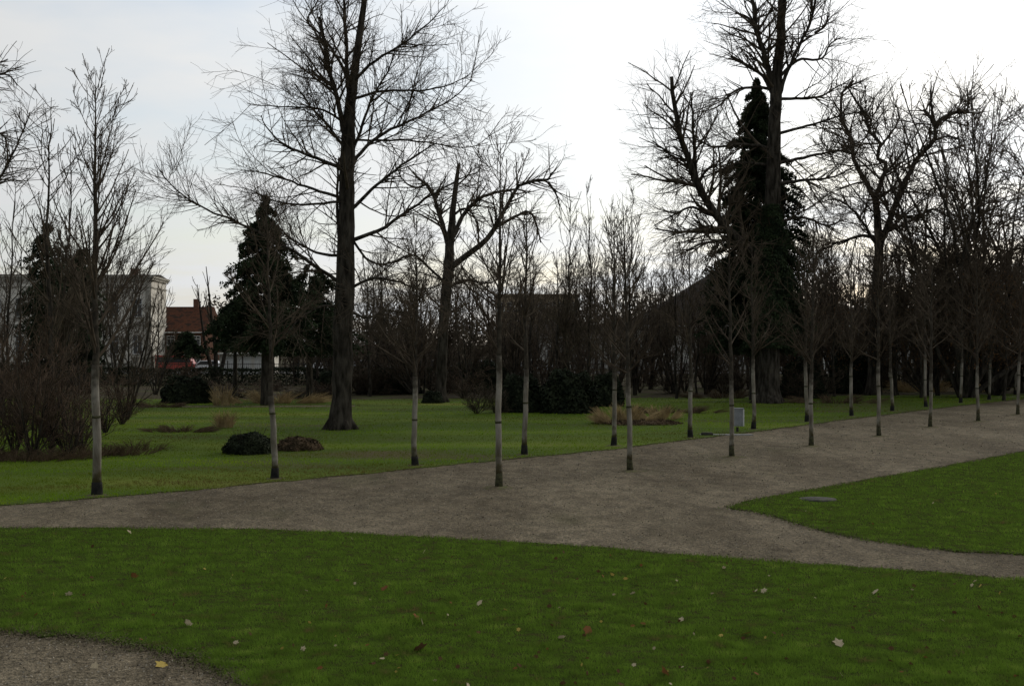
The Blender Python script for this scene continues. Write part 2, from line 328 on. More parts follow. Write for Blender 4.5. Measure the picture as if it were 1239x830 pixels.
def in_poly(x, y, poly):
    c = np.zeros(len(x), bool); n = len(poly); px, py = poly[:, 0], poly[:, 1]; j = n-1
    for i in range(n):
        if py[i] != py[j]:
            c ^= ((py[i] > y) != (py[j] > y)) & (x < (px[j]-px[i])*(y-py[i])/(py[j]-py[i])+px[i])
        j = i
    return c
def coarse(pts): return np.array(pts)
VN = RNG.uniform(.55, 1.3, (512, 512))
def vnoise(x, y, cell):
    x = x/cell; y = y/cell; i = np.floor(x).astype(int); j = np.floor(y).astype(int); u = x-i; v = y-j; u = u*u*(3-2*u); v = v*v*(3-2*v)
    a = VN[i % 512, j % 512]; b = VN[(i+1) % 512, j % 512]; c = VN[i % 512, (j+1) % 512]; d = VN[(i+1) % 512, (j+1) % 512]
    return (a*(1-u)+b*u)*(1-v)+(c*(1-u)+d*u)*v
def blades(name, poly, n, x0, x1, y0, y1, hgt, label, zb=.0, mm='grassblade', wk=1.0, mask=None):
    rng = RNG; X = rng.uniform(x0, x1, n); Yp = rng.uniform(y0, y1, n)
    D = F*H/(Yp-HZ); wx = (X-CX)*D/F; jit = rng.normal(0, .07, (2, n)); k = in_poly(wx+jit[0], D+jit[1], poly)
    wx, D = wx[k], D[k]
    # clumping: thin and shorten in patches
    cl = np.sin(wx*1.7+np.sin(D*1.3)*1.5)*np.sin(D*1.1+1.3*np.sin(wx*.9))+.6*np.sin(wx*5.1+D*3.3)*np.sin(D*4.7-wx*2.1)
    keep = rng.uniform(0, 1, len(wx)) < np.clip(.9+.12*cl, .4, 1); wx, D, cl = wx[keep], D[keep], cl[keep]
    n = len(wx); h = hgt*rng.uniform(.45, 1.15, n)*np.clip(1+.10*cl, .6, 1.4)*vnoise(wx, D, .22); wd = .0055*np.maximum(1, D/16)*wk*rng.uniform(.7, 1.3, n)
    a = rng.uniform(0, 2*math.pi, n); ln = rng.normal(0, .55, (n, 2))*h[:, None]
    V = np.zeros((n, 3, 3)); V[:, 0] = np.stack([wx-np.cos(a)*wd, D-np.sin(a)*wd, np.full(n, zb)], 1)
    V[:, 1] = np.stack([wx+np.cos(a)*wd, D+np.sin(a)*wd, np.full(n, zb)], 1)
    V[:, 2] = np.stack([wx+ln[:, 0], D+ln[:, 1], zb+h], 1)
    o = link(name, np_mesh(name, V.reshape(-1, 3), np.arange(n*3).reshape(-1, 3), M[mm]))
    return set_tag(o, label, 'grass', None, 'stuff')
blades('grass', coarse(FORE_TOP+FORE_BOT), 560000, -120, 1360, 636, 880, .072, 'short green grass of the wide lawn nearest the camera')
blades('grass', coarse(WEDGE_TOP+WEDGE_BOT), 190000, 850, 1420, 530, 688, .066, 'short green grass on the pointed lawn right of the gravel')
blades('grass', coarse(BACK_EDGE+[(90, 110), (40, 92), (10, 84), (-12, 82), (-42, 82), (-60, 60), (-60, 30)]), 330000, -80, 1320, 478, 622, .072, 'mown grass of the far lawn behind the rows of young trees', .0, 'farblade')

def scatter(name, C, size, m, label, cat, flat=.5, asp=.7):
    rng = RNG; n = len(C); Nn = unit(rng.normal(0, flat, (n, 3))+np.array([0, 0, 1.])); a = unit(rng.normal(size=(n, 3))); u = unit(np.cross(a, Nn)); v = np.cross(u, Nn)*asp; s_ = size[:, None]
    V = np.stack([C-u*s_, C-v*s_, C+u*s_*.8, C+v*s_], 1).reshape(-1, 3)
    return set_tag(link(name, np_mesh(name, V, np.arange(n*4).reshape(-1, 4), m)), label, cat, None, 'stuff')
def unit(v): return v/np.maximum(np.linalg.norm(v, axis=-1, keepdims=True), 1e-9)
def along(pts, dens, sd):
    o = []
    for a, b in zip(pts, pts[1:]):
        a = np.array(a[:2]); b = np.array(b[:2]); k = int(np.linalg.norm(b-a)*dens)
        if k < 1 or k > 60000: continue
        t_ = RNG.uniform(0, 1, (k, 1)); d = (b-a)/np.linalg.norm(b-a); nrm = np.array([-d[1], d[0]]); off = RNG.normal(0, sd, k)*(1+.8*np.sin(t_[:, 0]*np.linalg.norm(b-a)*2.1))
        o.append(a+(b-a)*t_+nrm*off[:, None])
    return np.vstack(o)
E_ = np.vstack([along(FORE_TOP, 330, .07), along(FORE_BOT[3:], 1500, .10), along(WEDGE_TOP, 280, .07), along(WEDGE_BOT, 380, .08), along(BACK_EDGE, 300, .12)])
scatter('edge_soil', np.c_[E_, RNG.uniform(.012, .034, len(E_))], RNG.uniform(.006, .019, len(E_)), M['soil'], 'dark crumbs of soil and rotted leaf along the lawn edges', 'soil crumbs')
n = 60000; xp = RNG.uniform(-60, 1300, n); yp = RNG.uniform(500, 850, n); D = F*H/(yp-HZ); wx = (xp-CX)*D/F
ok = ~(in_poly(wx, D, np.array(FORE_TOP+FORE_BOT))|in_poly(wx, D, np.array(WEDGE_TOP+WEDGE_BOT))|(D > np.interp(wx, [p[0] for p in BACK_EDGE], [p[1] for p in BACK_EDGE])))
wx, D = wx[ok], D[ok]; half = RNG.uniform(size=len(wx)) < .55
scatter('pebbles', np.c_[wx[half], D[half], np.full(half.sum(), .013)], RNG.uniform(.006, .018, half.sum())*np.maximum(1, D[half]/22), M['pebble'], 'loose pale grit lying on the gravel', 'grit', .7)
scatter('litter', np.c_[wx[~half], D[~half], np.full((~half).sum(), .014)][::5], RNG.uniform(.006, .016, (~half).sum())[::5]*np.maximum(1, D[~half][::5]/22), M['soil'], 'dark leaf and twig litter specks on the gravel', 'litter', .5, .4)

# ------------------------------------------------------------------ bare trees, generator
def young_tree_meshes(seed, h=8.0, wrap_top=2.6, dens=1.0, spread=1.0, r0=.11, crown0=2.7, collar=True, ang=44):
    rng = np.random.default_rng(seed)
    K = 24; z = np.linspace(0, h, K); wob = np.cumsum(rng.normal(0, .012, (K, 2)), 0); wob -= wob[0]
    P = np.stack([wob[:, 0], wob[:, 1], z], 1)[None]
    R = (r0*(1-.55*np.minimum(z/crown0, 1)*.35)*np.clip(1-(z-crown0)/(h-crown0), 0.05, 1)**.8)
    R[z < crown0] = r0*(1-.15*z[z < crown0]/crown0); R[0] *= 1.25; R = R[None]
    t0 = crown0/h
    Q1, R1 = spawn(P, R, rng, 5.6*dens, t0, .97, .44*spread, ang, .075, .05, 10, .5, .008, .3, 3.6, .80)
    Q1, R1 = Q1, R1
    Q2, R2 = spawn(Q1, R1, rng, 4.8*dens, .15, .98, .42, 36, .08, .06, 6, .55, .0065, .18, 1.5, .5)
    Q3, R3 = spawn(Q2, R2, rng, 7.5*dens, .15, 1, .5, 34, .07, .07, 4, .6, .0055, .12, .75, .3)
    R3 = R3*.78; R2 = R2*.85
    trunk = tube_mesh('trunk', [(P, R, 10)], M['bark_grey'])
    crown = tube_mesh('crown', [(Q1, R1, 5), (Q2, R2, 4), (Q3, R3, 3)], M['twig'])
    def sub(z0, z1, ex, name, m, n=10):
        zz_ = np.linspace(z0, z1, n); pp = np.stack([np.interp(zz_, z, P[0, :, i]) for i in range(3)], 1)[None]
        rr = np.interp(zz_, z, R[0])[None]+ex; rr[0, 0] += .001
        pp2 = np.concatenate([pp[:, :1], pp, pp[:, -1:]], 1); pp2[0, 0, 2] -= .001; pp2[0, -1, 2] += .001
        rr2 = np.concatenate([np.full((1, 1), .01), rr, rr[:, -1:]*.8], 1)
        return tube_mesh(name, [(pp2, rr2, 12)], m)
    wrap = sub(.30, wrap_top, .005, 'trunk_wrap', M['wrap'], 12)
    col_ = sub(0, .32, .018, 'rubber_collar', M['rubber'], 7) if collar else sub(0, .36, .008, 'mossy_foot', M['moss'], 4)
    tz = rng.uniform(1.45, 1.95); tie = sub(tz, tz+.055, .011, 'tie_band', M['moss'], 3)
    sm = MB(); nn = 20; rr_ = .42*rng.uniform(.75, 1.2, nn)
    vv = [(0, 0, .045)]+[(math.cos(2*math.pi*q/nn)*rr_[q]*.5, math.sin(2*math.pi*q/nn)*rr_[q]*.5, .034+rng.normal(0, .004)) for q in range(nn)]+[(math.cos(2*math.pi*q/nn)*rr_[q], math.sin(2*math.pi*q/nn)*rr_[q], .0) for q in range(nn)]
    ff = [(0, 1+q, 1+(q+1) % nn) for q in range(nn)]+[(1+q, 1+nn+q, 1+nn+(q+1) % nn, 1+(q+1) % nn) for q in range(nn)]
    soil = sm.add(vv, ff).mesh('soil_ring', M['soil'], 0, True)
    return dict(trunk=trunk, crown=crown, trunk_wrap=wrap, soil_ring=soil, **{('rubber_collar' if collar else 'mossy_foot'): col_}, tie_band=tie)
def put_young(meshes, loc, rz, label, group, scale):
    t = thing('young_tree', label, 'tree', loc, rz, group, scale); t.rotation_euler.x = random.gauss(0, .014); t.rotation_euler.y = random.gauss(0, .014)
    for k, me in meshes.items(): link(k, me, t)
    return t

YB = [young_tree_meshes(21+i, 8.0, [2.5, 2.3, 2.9, 2.6][i], .95, .82, .078, 2.5+.15*i) for i in range(4)]
YA = [young_tree_meshes(41+i, 8.0, [2.5, 2.7, 2.35][i], .95, .82, .070, 2.6+.1*i, collar=False) for i in range(3)]
YA0 = young_tree_meshes(61, 8.4, 3.2, 1.0, 1.05, .074, 3.2, collar=False)
YB0 = young_tree_meshes(73, 9.7, 3.0, 1.1, .95, .095, 3.1, ang=33)
ordn = ['first', 'second', 'third', 'fourth', 'fifth', 'sixth', 'seventh', 'eighth', 'ninth', 'tenth', 'eleventh', 'twelfth', 'thirteenth', 'fourteenth']
ROWA = [(604, 590, 1.0), (763, 570, .95), (886, 553, 1.0), (982, 540, .98), (1064, 528, 1.02), (1126, 517, .95), (1184, 510, 1.0), (1232, 502, 1.05)]
ROWB = [(118, 600, 1.0), (333, 580, .93), (503, 564, .88), (635, 551, 1.03), (743, 540, 1.0), (836, 530, .95), (912, 520, .98), (977, 511, 1.0), (1031, 504, 1.0), (1080, 498, .96), (1121, 493, 1), (1163, 488, 1), (1197, 484, 1), (1229, 478, 1)]
for i, (x, y, s) in enumerate(ROWA):
    lab = {0: 'young bare tree standing on the gravel, largest and leftmost of the front row',
           2: 'young bare tree on the gravel with the grey cabinet behind its trunk'}.get(i, f'young bare tree on the gravel, {ordn[i]} from left in the front row')
    put_young(YA0 if i == 0 else YA[i % 3], gp(x, y), i*1.9, lab, 'front row of young trees on the gravel', (1, 1, s))
for i, (x, y, s) in enumerate(ROWB):
    lab = {0: 'tallest young bare tree, black collared, leftmost along the lawn edge',
           1: 'young bare tree with black collar in front of the dark round bush'}.get(i, f'young bare tree on the lawn edge, {ordn[i]} from left in the rear row')
    put_young(YB0 if i == 0 else YB[i % 4], gp(x, y), i*2.3+.4, lab, 'rear row of young trees along the lawn edge', (1, 1, s))

# old trees: limbs laid out one by one, twigs grown from them
def old_tree(name, label, base, Y, trunk, limbs, seed, dens=1.0, twl=1.0, droop=0.06, m='bark', fine=.0065, group=None, wig=1.0):
    """trunk: [(x,y,halfwidth px)], limbs: [(depth swing m, r0 px, r1 px, [(x,y)...])]"""
    rng = np.random.default_rng(seed); b = gp(*base) if Y is None else Vector(((base[0]-CX)*Y/F, Y, 0)); Y = b.y; s = Y/F
    loc = lambda x, y, d: np.array(wp(x, y, Y))-np.array(b)+np.array([d*(x-CX)/F, d, 0])
    tp = [loc(x, y, 0) for x, y, _ in trunk]; tp[0][2] = -.05
    K = 30; P = resample(tp, K, .03, rng)[None]
    ss = np.r_[0, np.cumsum(np.linalg.norm(np.diff(np.array(tp), axis=0), axis=1))]
    R = np.interp(np.linspace(0, ss[-1], K), ss, [q[2]*s for q in trunk])[None]
    LP, LR = [], []
    for dep, r0, r1, pts in limbs:
        n = len(pts); q = [loc(x, y, dep*(i/(n-1))) for i, (x, y) in enumerate(pts)]
        LP.append(resample(q, 16, .05, rng)); LR.append(np.linspace(r0*.68*s, max(r1*.62*s, fine*1.4), 16))
    LP = np.array(LP); LR = np.array(LR)
    # limbs towards and away from the viewer give the crown its depth
    Q0, R0 = spawn(P, R, rng, .42*dens, .38, .97, .26, 62, .05, .07, 12, .26, .02, 1.2, 5.5, .5)
    keep = np.abs(Q0[:, -1, 0]-Q0[:, 0, 0]) < .55*np.linalg.norm(Q0[:, -1]-Q0[:, 0], axis=1); Q0, R0 = Q0[keep], R0[keep]
    Q1, R1 = spawn(LP, LR, rng, 2.5*dens, .10, .99, -2.9*twl, 48, droop, .055*wig, 9, .5, fine*1.3, .7, 5.6, .25)
    Q1b, R1b = spawn(Q0, R0, rng, 1.2*dens, .2, .98, .40*twl, 46, droop, .06, 9, .45, fine*1.5, .6, 2.8, .3)
    Q1c, R1c = spawn(P, R, rng, 1.3*dens, .30, .99, -1.5*twl, 62, droop, .10, 9, .1, fine*1.7, .4, 2.2, .4)
    Q1 = np.concatenate([Q1, Q1b, Q1c]); R1 = np.concatenate([R1, R1b, R1c])
    Q2, R2 = spawn(Q1, R1, rng, 3.0*dens, .08, .99, .55, 42, droop, .08*wig, 7, .55, fine*.9, .4, 2.4, .3)
    Q3, R3 = spawn(Q2, R2, rng, 3.9*dens, .1, 1, .6, 38, droop, .10*wig, 5, .6, fine*.58, .3, 1.3, .2)
    Q3b, R3b = spawn(LP, LR, rng, 3.2*dens, .35, 1, -1.5, 40, droop, .08, 5, .6, fine*.75, .4, 2.2, .2)
    t = thing(name, label, 'tree', b, 0, group)
    # bark roughness: swell radii
    R = R*(1+rng.normal(0, .03, R.shape))
    link('trunk', tube_mesh('trunk', [(P, R, 14), (LP, LR, 8)], M[m]), t)
    link('crown', tube_mesh('crown', [(Q0, R0, 6), (Q1, R1, 5), (Q2, R2, 3), (Q3, R3, 3), (Q3b, R3b, 3)], M['twig']), t)
    # root flare
    rb = MB()
    for k in range(7):
        a = k*2*math.pi/7+rng.uniform(-.3, .3); r = R[0, 0]*.62
        rb.cyl((math.cos(a)*r*.35, math.sin(a)*r*.35, .75), (math.cos(a)*R[0, 0]*1.22, math.sin(a)*R[0, 0]*1.22, -.1), r*.45, r*.42, 8)
    rb.build('root_flare', M[m], t, smooth=True)
    return t

linden = old_tree('old_linden_tree', 'tall old bare tree with thick dark trunk standing alone on the lawn left of centre', (412, 520), None,
    [(412, 521, 17), (413, 505, 13.5), (414, 480, 12), (415, 440, 12), (416, 400, 12), (418, 340, 11.5), (420, 280, 10), (421, 220, 9.5), (422, 170, 8.5), (425, 120, 6.5), (430, 80, 5), (436, 40, 4), (441, 5, 3.5), (444, -35, 2.5), (447, -75, 1.5)],
    [(.8, 4.5, 1.8, [(424, 130), (421, 90), (419, 50), (417, 5), (415, -30)]),
     (-1, 5, 2.6, [(416, 160), (408, 120), (398, 85), (392, 50), (388, 28)]),
     (1.2, 3, 1, [(423, 100), (408, 68), (388, 38), (372, 20), (384, -5), (392, -25)]),
     (2.2, 3.4, .8, [(427, 195), (455, 165), (490, 145), (520, 128), (548, 110), (572, 84)]),
     (-1.5, 3, 1, [(427, 185), (440, 150), (455, 115), (470, 95), (478, 70)]),
     (1.5, 2.8, .7, [(427, 120), (470, 108), (515, 105), (548, 95), (570, 80)]),
     (-2, 3.2, .8, [(428, 100), (450, 80), (485, 62), (512, 45), (540, 22)]),
     (2.8, 2.2, .7, [(427, 170), (460, 167), (510, 165), (560, 170), (590, 160)]),
     (-2.6, 3.6, 1, [(424, 255), (452, 231), (481, 210), (510, 193), (530, 185)]),
     (1.6, 3.8, 1, [(424, 292), (460, 277), (495, 252), (525, 232), (555, 213), (577, 203)]),
     (-1.6, 3.2, .9, [(418, 180), (395, 152), (376, 134), (358, 112)]),
     (2.0, 3.6, .9, [(417, 205), (380, 188), (348, 173), (326, 152), (316, 130)]),
     (-2.4, 2.4, .6, [(418, 150), (387, 136), (355, 139), (300, 139)]),
     (2.6, 3.0, .7, [(416, 240), (372, 224), (345, 212), (312, 200), (292, 196)]),
     (-1.2, 2.6, .7, [(416, 244), (369, 249), (333, 246), (297, 231)]),
     (.3, 3, 2, [(412, 305), (409, 260), (409, 217), (411, 190)]),
     (-1.2, 3.6, .8, [(414, 345), (380, 322), (345, 300), (290, 272), (250, 255), (215, 235), (190, 205)]),
     (2.2, 3, 1, [(414, 309), (388, 305), (357, 288), (330, 262)]),
     (1.4, 2.6, .8, [(425, 288), (446, 314), (473, 318), (492, 308), (515, 306)]),
     (-1.8, 3, .8, [(424, 350), (450, 338), (480, 342), (512, 352), (540, 345)]),
     (-2.4, 2.6, .8, [(416, 372), (388, 372), (362, 388), (345, 410)]),
     (2.6, 2.6, .8, [(424, 378), (448, 384), (470, 374), (498, 380)])], 5, 1.0, 1.05, .022, fine=.0085, wig=1.3)

old_tree('pollarded_tree', 'old bare tree with heavy cut limbs forking low, right of the large lone tree', (533, 487), None,
    [(533, 488, 9), (534, 470, 6.5), (536, 420, 6), (540, 360, 6.5), (543, 325, 6.5), (545, 295, 5.5), (548, 262, 4), (552, 225, 3), (556, 198, 2)],
    [(1.5, 5.5, 2.2, [(545, 305), (537, 275), (528, 242), (518, 222), (504, 210)]),
     (-1.5, 6, 2, [(543, 325), (562, 312), (593, 287), (612, 255), (629, 227), (664, 221), (669, 213)]),
     (1.8, 4.5, 2, [(547, 290), (560, 262), (578, 240), (601, 230), (628, 225)]),
     (2.2, 3, 1.4, [(603, 274), (622, 262), (640, 254), (649, 268), (655, 290)]),
     (1, 2.6, 1, [(547, 262), (562, 252), (575, 262), (580, 285)]),
     (-2, 3, 1, [(541, 345), (520, 325), (500, 310), (478, 318)]),
     (2, 3, 1, [(541, 350), (565, 338), (590, 342), (612, 330)]),
     (1, 2, 1, [(553, 225), (566, 212), (572, 200)]),
     (-1, 2.5, .8, [(518, 222), (505, 228), (490, 222), (480, 205)]),
     (2, 2.6, .8, [(664, 221), (673, 232), (678, 245)])], 6, .8, .8, .02, fine=.0095, wig=1.4)

big_right = old_tree('old_ivy_tree', 'tallest old bare tree with ivy covered trunk beside the narrow conifer on the right', (930, 488), None,
    [(931, 490, 17), (931, 475, 13.5), (931, 440, 12), (932, 380, 11.5), (934, 300, 10.5), (936, 220, 9), (938, 150, 7.5), (940, 105, 7), (944, 55, 5.5), (947, 5, 5), (949, -50, 4.5), (950, -95, 3)],
    [(-1, 6, 2.6, [(937, 112), (926, 70), (916, 40), (910, 0), (904, -40)]),
     (.6, 3, 2, [(917, 42), (907, 22), (893, 13)]),
     (1.6, 3.6, 2.2, [(934, 112), (925, 92), (910, 78), (885, 61)]),
     (-1.6, 3.6, 2.2, [(943, 118), (953, 90), (967, 60), (983, 29), (987, 4)]),
     (1.6, 3.2, 1.2, [(945, 92), (965, 72), (985, 70), (997, 65), (1005, 47), (1018, 38)]),
     (2, 3, .9, [(943, 120), (986, 116), (1010, 102), (1030, 88)]),
     (-2.4, 3, .9, [(942, 162), (979, 155), (1019, 146), (1048, 143)]),
     (2, 3.2, 1, [(942, 198), (986, 186), (1019, 177), (1050, 160)]),
     (-1, 3.4, 1, [(942, 222), (975, 219), (1005, 217), (1033, 206)]),
     (1.6, 3, 1, [(934, 108), (912, 104), (889, 108), (867, 126), (850, 130)]),
     (-1.8, 3, .9, [(934, 180), (900, 176), (865, 181), (838, 172), (815, 176)]),
     (2, 3, .9, [(933, 200), (895, 196), (862, 207), (832, 215)]),
     (-3, 9, 3.4, [(925, 325), (905, 302), (889, 286), (862, 256), (843, 224), (832, 198), (822, 165), (812, 105)]),
     (-3.4, 4.6, 1.2, [(848, 236), (843, 215), (841, 190), (839, 160), (836, 125)]),
     (-2.4, 3.2, .9, [(868, 262), (851, 258), (837, 253), (815, 264), (793, 277)]),
     (-2.4, 3.4, 1, [(890, 290), (872, 293), (848, 298), (818, 314)]),
     (-3, 2.6, .8, [(829, 195), (812, 192), (790, 180)]),
     (-2.6, 2.8, .8, [(845, 222), (856, 208), (870, 205), (886, 194)]),
     (2, 3.4, 1, [(940, 270), (970, 262), (1000, 270), (1022, 262)]),
     (1, 2.6, 1, [(987, 40), (998, 30), (1004, 12)])], 9, .84, 1.3, .0, fine=.0098, wig=1.5)

old_tree('gnarled_tree', 'old bare tree with zigzag limbs forking wide, second of the big trees on the right', (1056, 478), None,
    [(1056, 480, 9), (1057, 455, 7), (1059, 400, 6.5), (1062, 340, 6), (1064, 300, 5.5), (1062, 262, 4.4), (1059, 232, 3.8)],
    [(1, 5, 2, [(1059, 240), (1044, 213), (1033, 191), (1030, 166), (1019, 144), (1019, 112), (1033, 94)]),
     (-1.6, 4.6, 1.6, [(1060, 236), (1073, 202), (1061, 191), (1066, 177), (1052, 160), (1048, 144), (1033, 123), (1026, 110)]),
     (-1, 6.5, 3, [(1064, 305), (1077, 266), (1095, 222), (1113, 190), (1131, 172), (1131, 153), (1118, 137)]),
     (1, 3.6, 1.2, [(1131, 152), (1142, 142), (1156, 135), (1171, 132), (1171, 106)]),
     (-2, 2.8, 1, [(1131, 148), (1127, 128), (1127, 106)]),
     (2, 2.4, 1, [(1160, 134), (1178, 134), (1190, 130)]),
     (2, 3.2, 1, [(1064, 240), (1080, 228), (1094, 223), (1109, 228)]),
     (-2, 2.6, .8, [(1131, 170), (1148, 168), (1168, 176)]),
     (2, 2.4, .8, [(1066, 177), (1078, 160), (1088, 140), (1084, 118)]),
     (2.4, 3.6, 1, [(1063, 290), (1045, 284), (1020, 290), (988, 302)]),
     (-2.4, 3, 1, [(1063, 300), (1038, 262), (1015, 245), (992, 250)]),
     (1.6, 2.6, .8, [(1032, 186), (1012, 180), (998, 186)]),
     (2.6, 3, 1, [(1080, 258), (1105, 262), (1130, 250), (1150, 258)])], 12, .92, 1.3, .008, fine=.0098, wig=1.5)

# generic wide crowned trees and multi stemmed trees
def vase_tree_meshes(seed, h=10, stems=5, lean=22, dens=1.0, r=.09, fine=.009, k3=3.8, low=.1, mtw='twig', up=.05, cang=36):
    rng = np.random.default_rng(seed); Ps = []; Rs = []
    for i in range(stems):
        az = rng.uniform(0, 2*math.pi); ln = math.radians(abs(rng.normal(lean, lean*.4))); d = np.array([math.cos(az)*math.sin(ln), math.sin(az)*math.sin(ln), math.cos(ln)])
        hh = h*rng.uniform(.7, 1.0); p = [np.array([math.cos(az)*r, math.sin(az)*r, -.05])*1.2]
        for k in range(13): p.append(p[-1]+d*hh/13); d = d+np.array([0, 0, up])+rng.normal(0, .05 if up > .03 else .10, 3); d /= np.linalg.norm(d)
        Ps.append(np.array(p)); Rs.append(r*rng.uniform(.6, 1.1)*np.linspace(1, .12, 14))
    P, R = np.array(Ps), np.array(Rs)
    Q1, R1 = spawn(P, R, rng, 1.7*dens, low, .98, .34, cang, .07 if up > .03 else .02, .08, 8, .5, fine*1.5, .4, 4, .6)
    Q2, R2 = spawn(Q1, R1, rng, 2.6*dens, .1, .98, .45, 36, .06, .10, 6, .6, fine, .3, 1.8, .4)
    Q3, R3 = spawn(Q2, R2, rng, k3*dens, .1, 1, .48, 34, .06, .1, 4, .6, fine*.75, .2, .8, .3)
    return dict(trunk=tube_mesh('trunk', [(P, R, 7)], M['bark']), crown=tube_mesh('crown', [(Q1, R1, 4), (Q2, R2, 3), (Q3, R3, 3)], M[mtw]))
def single_tree_meshes(seed, h=12, dens=1.0, r=.13, crown0=.25, fine=.010, up=.08, ang=44, lr=.36):
    rng = np.random.default_rng(seed); K = 22; z = np.linspace(-.05, h, K); wob = np.cumsum(rng.normal(0, .05, (K, 2)), 0); wob -= wob[0]
    P = np.stack([wob[:, 0], wob[:, 1], z], 1)[None]; R = (r*np.linspace(1, .08, K))[None]; R[0, 0] *= 1.4
    Q1, R1 = spawn(P, R, rng, 3.0*dens, crown0, .98, lr, ang, up, .08, 9, .5, fine*1.4, .5, 5, .72)
    Q2, R2 = spawn(Q1, R1, rng, 2.4*dens, .1, .98, .42, 38, .07, .1, 6, .55, fine, .3, 2.2, .5)
    Q3, R3 = spawn(Q2, R2, rng, 3.4*dens, .1, 1, .45, 36, .06, .1, 4, .6, fine*.75, .2, .8, .3)
    return dict(trunk=tube_mesh('trunk', [(P, R, 8)], M['bark']), crown=tube_mesh('crown', [(Q1, R1, 4), (Q2, R2, 3), (Q3, R3, 3)], M['twig']))
def put(name, meshes, loc, rz, label, cat, group=None, scale=(1, 1, 1)):
    t = thing(name, label, cat, loc, rz, group, scale)
    for k, me in meshes.items(): link(k, me, t)
    return t
def sized(x, ytop, Y, h0): return (H-(ytop-HZ)*Y/F)/h0          # scale so that a tree at distance Y reaches row ytop
def at(x, Y): return Vector(((x-CX)*Y/F, Y, 0))

VT = [vase_tree_meshes(100+i, 10, [6, 4, 8, 5][i], [20, 14, 26, 18][i], 1.0) for i in range(4)]
ST = [single_tree_meshes(120+i, 12, 1.0) for i in range(3)]
BR = [single_tree_meshes(130+i, 11, 1.0, .09, .15, .010, .12, 30, .34) for i in range(2)]    # upright, birch like

put('tall_tree', ST[0], at(62, 52), .3, 'tall bare tree with dark double trunk rising from the thicket on the left', 'tree', None, (.95, .95, sized(62, 118, 52, 12)))
put('tall_tree', BR[0], at(78, 54), 1.3, 'slimmer bare tree directly behind the dark double trunk on the left', 'tree', None, (1, 1, sized(78, 165, 54, 11)))
put('tall_tree', VT[1], at(12, 56), 2.3, 'bare many stemmed tree at the left frame edge behind the thicket', 'tree', None, (1.1, 1.1, sized(12, 190, 56, 10)))
put('arching_tree', VT[0], at(152, 60), .7, 'bare arching shrubby tree just right of the tallest young tree', 'tree', None, (.8, .8, sized(150, 290, 60, 10)))
old_tree('edge_tree', 'old bare tree mostly outside the left frame edge, only hanging branch ends visible', (-70, 530), None,
    [(-70, 530, 14), (-70, 400, 12), (-68, 250, 10), (-64, 150, 7), (-58, 60, 4), (-54, 0, 2)],
    [(1, 4.5, 1, [(-68, 230), (-40, 190), (-15, 165), (5, 160), (10, 180), (6, 200)]), (-1, 4, 1, [(-64, 160), (-40, 120), (-15, 100), (8, 95), (22, 110)]),
     (1, 3.5, 1, [(-62, 120), (-40, 90), (-10, 75), (10, 65)]), (2, 4, 1, [(-68, 280), (-40, 250), (-10, 225), (12, 190), (28, 150), (36, 125)])], 31, 1.0, .62, -.02, fine=.009)
put('cut_back_tree', vase_tree_meshes(140, 7, 3, 20, .7, .22, .012, 2.5, .45), at(262, 120), .6, 'small bare tree with stubby cut back limbs beside the red roofed house', 'tree', None, (1.1, 1.1, sized(262, 288, 120, 7)))

for i, (x, yt, Y) in enumerate([(690, 232, 78), (714, 222, 80), (742, 238, 78), (762, 226, 81)]):
    put('slender_tree', BR[i % 2], at(x, Y), i*1.7, f'slender upright bare tree against white sky mid picture, {ordn[i]} from the left of four', 'tree', 'slender upright trees at mid picture', (1.0, 1.0, sized(x, yt, Y, 11)))
put('slender_tree', BR[1], at(819, 83), 2.2, 'thin bare tree under the long left limb of the ivy covered tree', 'tree', None, (.9, .9, sized(819, 262, 83, 11)))
BG = [vase_tree_meshes(160+i, 14, 11, 27, 1.1, .14, .0115, 3.4, .2, up=.02, cang=50) for i in range(2)]
put('rounded_tree', BG[0], at(1168, 84), 1.0, 'bare round crowned tree of many stems right of the zigzag limbed tree', 'tree', None, (1.4, 1.4, sized(1150, 195, 84, 9.6)))
put('rounded_tree', BG[1], at(1205, 88), 2.0, 'bare dense many stemmed tree near the right frame edge', 'tree', None, (1.4, 1.4, sized(1205, 190, 88, 9.6)))
put('rounded_tree', BG[0], at(1262, 90), 3.0, 'bare dense tree cut by the right frame edge', 'tree', None, (1.4, 1.4, sized(1262, 215, 90, 9.6)))
put('broad_trunk_tree', ST[1], at(1112, 96), 1.0, 'bare tree with sturdy dark trunk between the gnarled and the round trees', 'tree', None, (1.8, 1.8, sized(1112, 215, 96, 12)))
put('broad_trunk_tree', ST[2], at(1085, 88), 1.0, 'thin trunked bare tree on the lawn just left of the sturdy trunked tree', 'tree', None, (1.2, 1.2, sized(1085, 280, 88, 12)))

# belt of woodland behind the lawn
MARKS = [(62, 'the double trunked tree'), (118, 'the tallest young tree'), (190, 'the villa corner'), (262, 'the cut back tree'), (322, 'the pointed conifer'), (415, 'the lone tree'), (503, 'the third rear row tree'), (540, 'the pollarded tree'), (604, 'the first front row tree'),
         (690, 'the first slender tree'), (763, 'the second front row tree'), (836, 'the sixth rear row tree'), (886, 'the grey cabinet'), (930, 'the ivy covered tree'), (1010, 'the tall black bush'), (1058, 'the gnarled tree'), (1112, 'the sturdy trunked tree'), (1184, 'the seventh front row tree'), (1232, 'the last front row tree')]
def where_(x):
    l = [m_ for m_ in MARKS if m_[0] <= x]; r = [m_ for m_ in MARKS if m_[0] > x]
    if not l: return 'left of '+r[0][1]
    if not r: return 'right of '+l[-1][1]
    return f'between {l[-1][1]} and {r[0][1]}'
rb = np.random.default_rng(77); cnt = 0
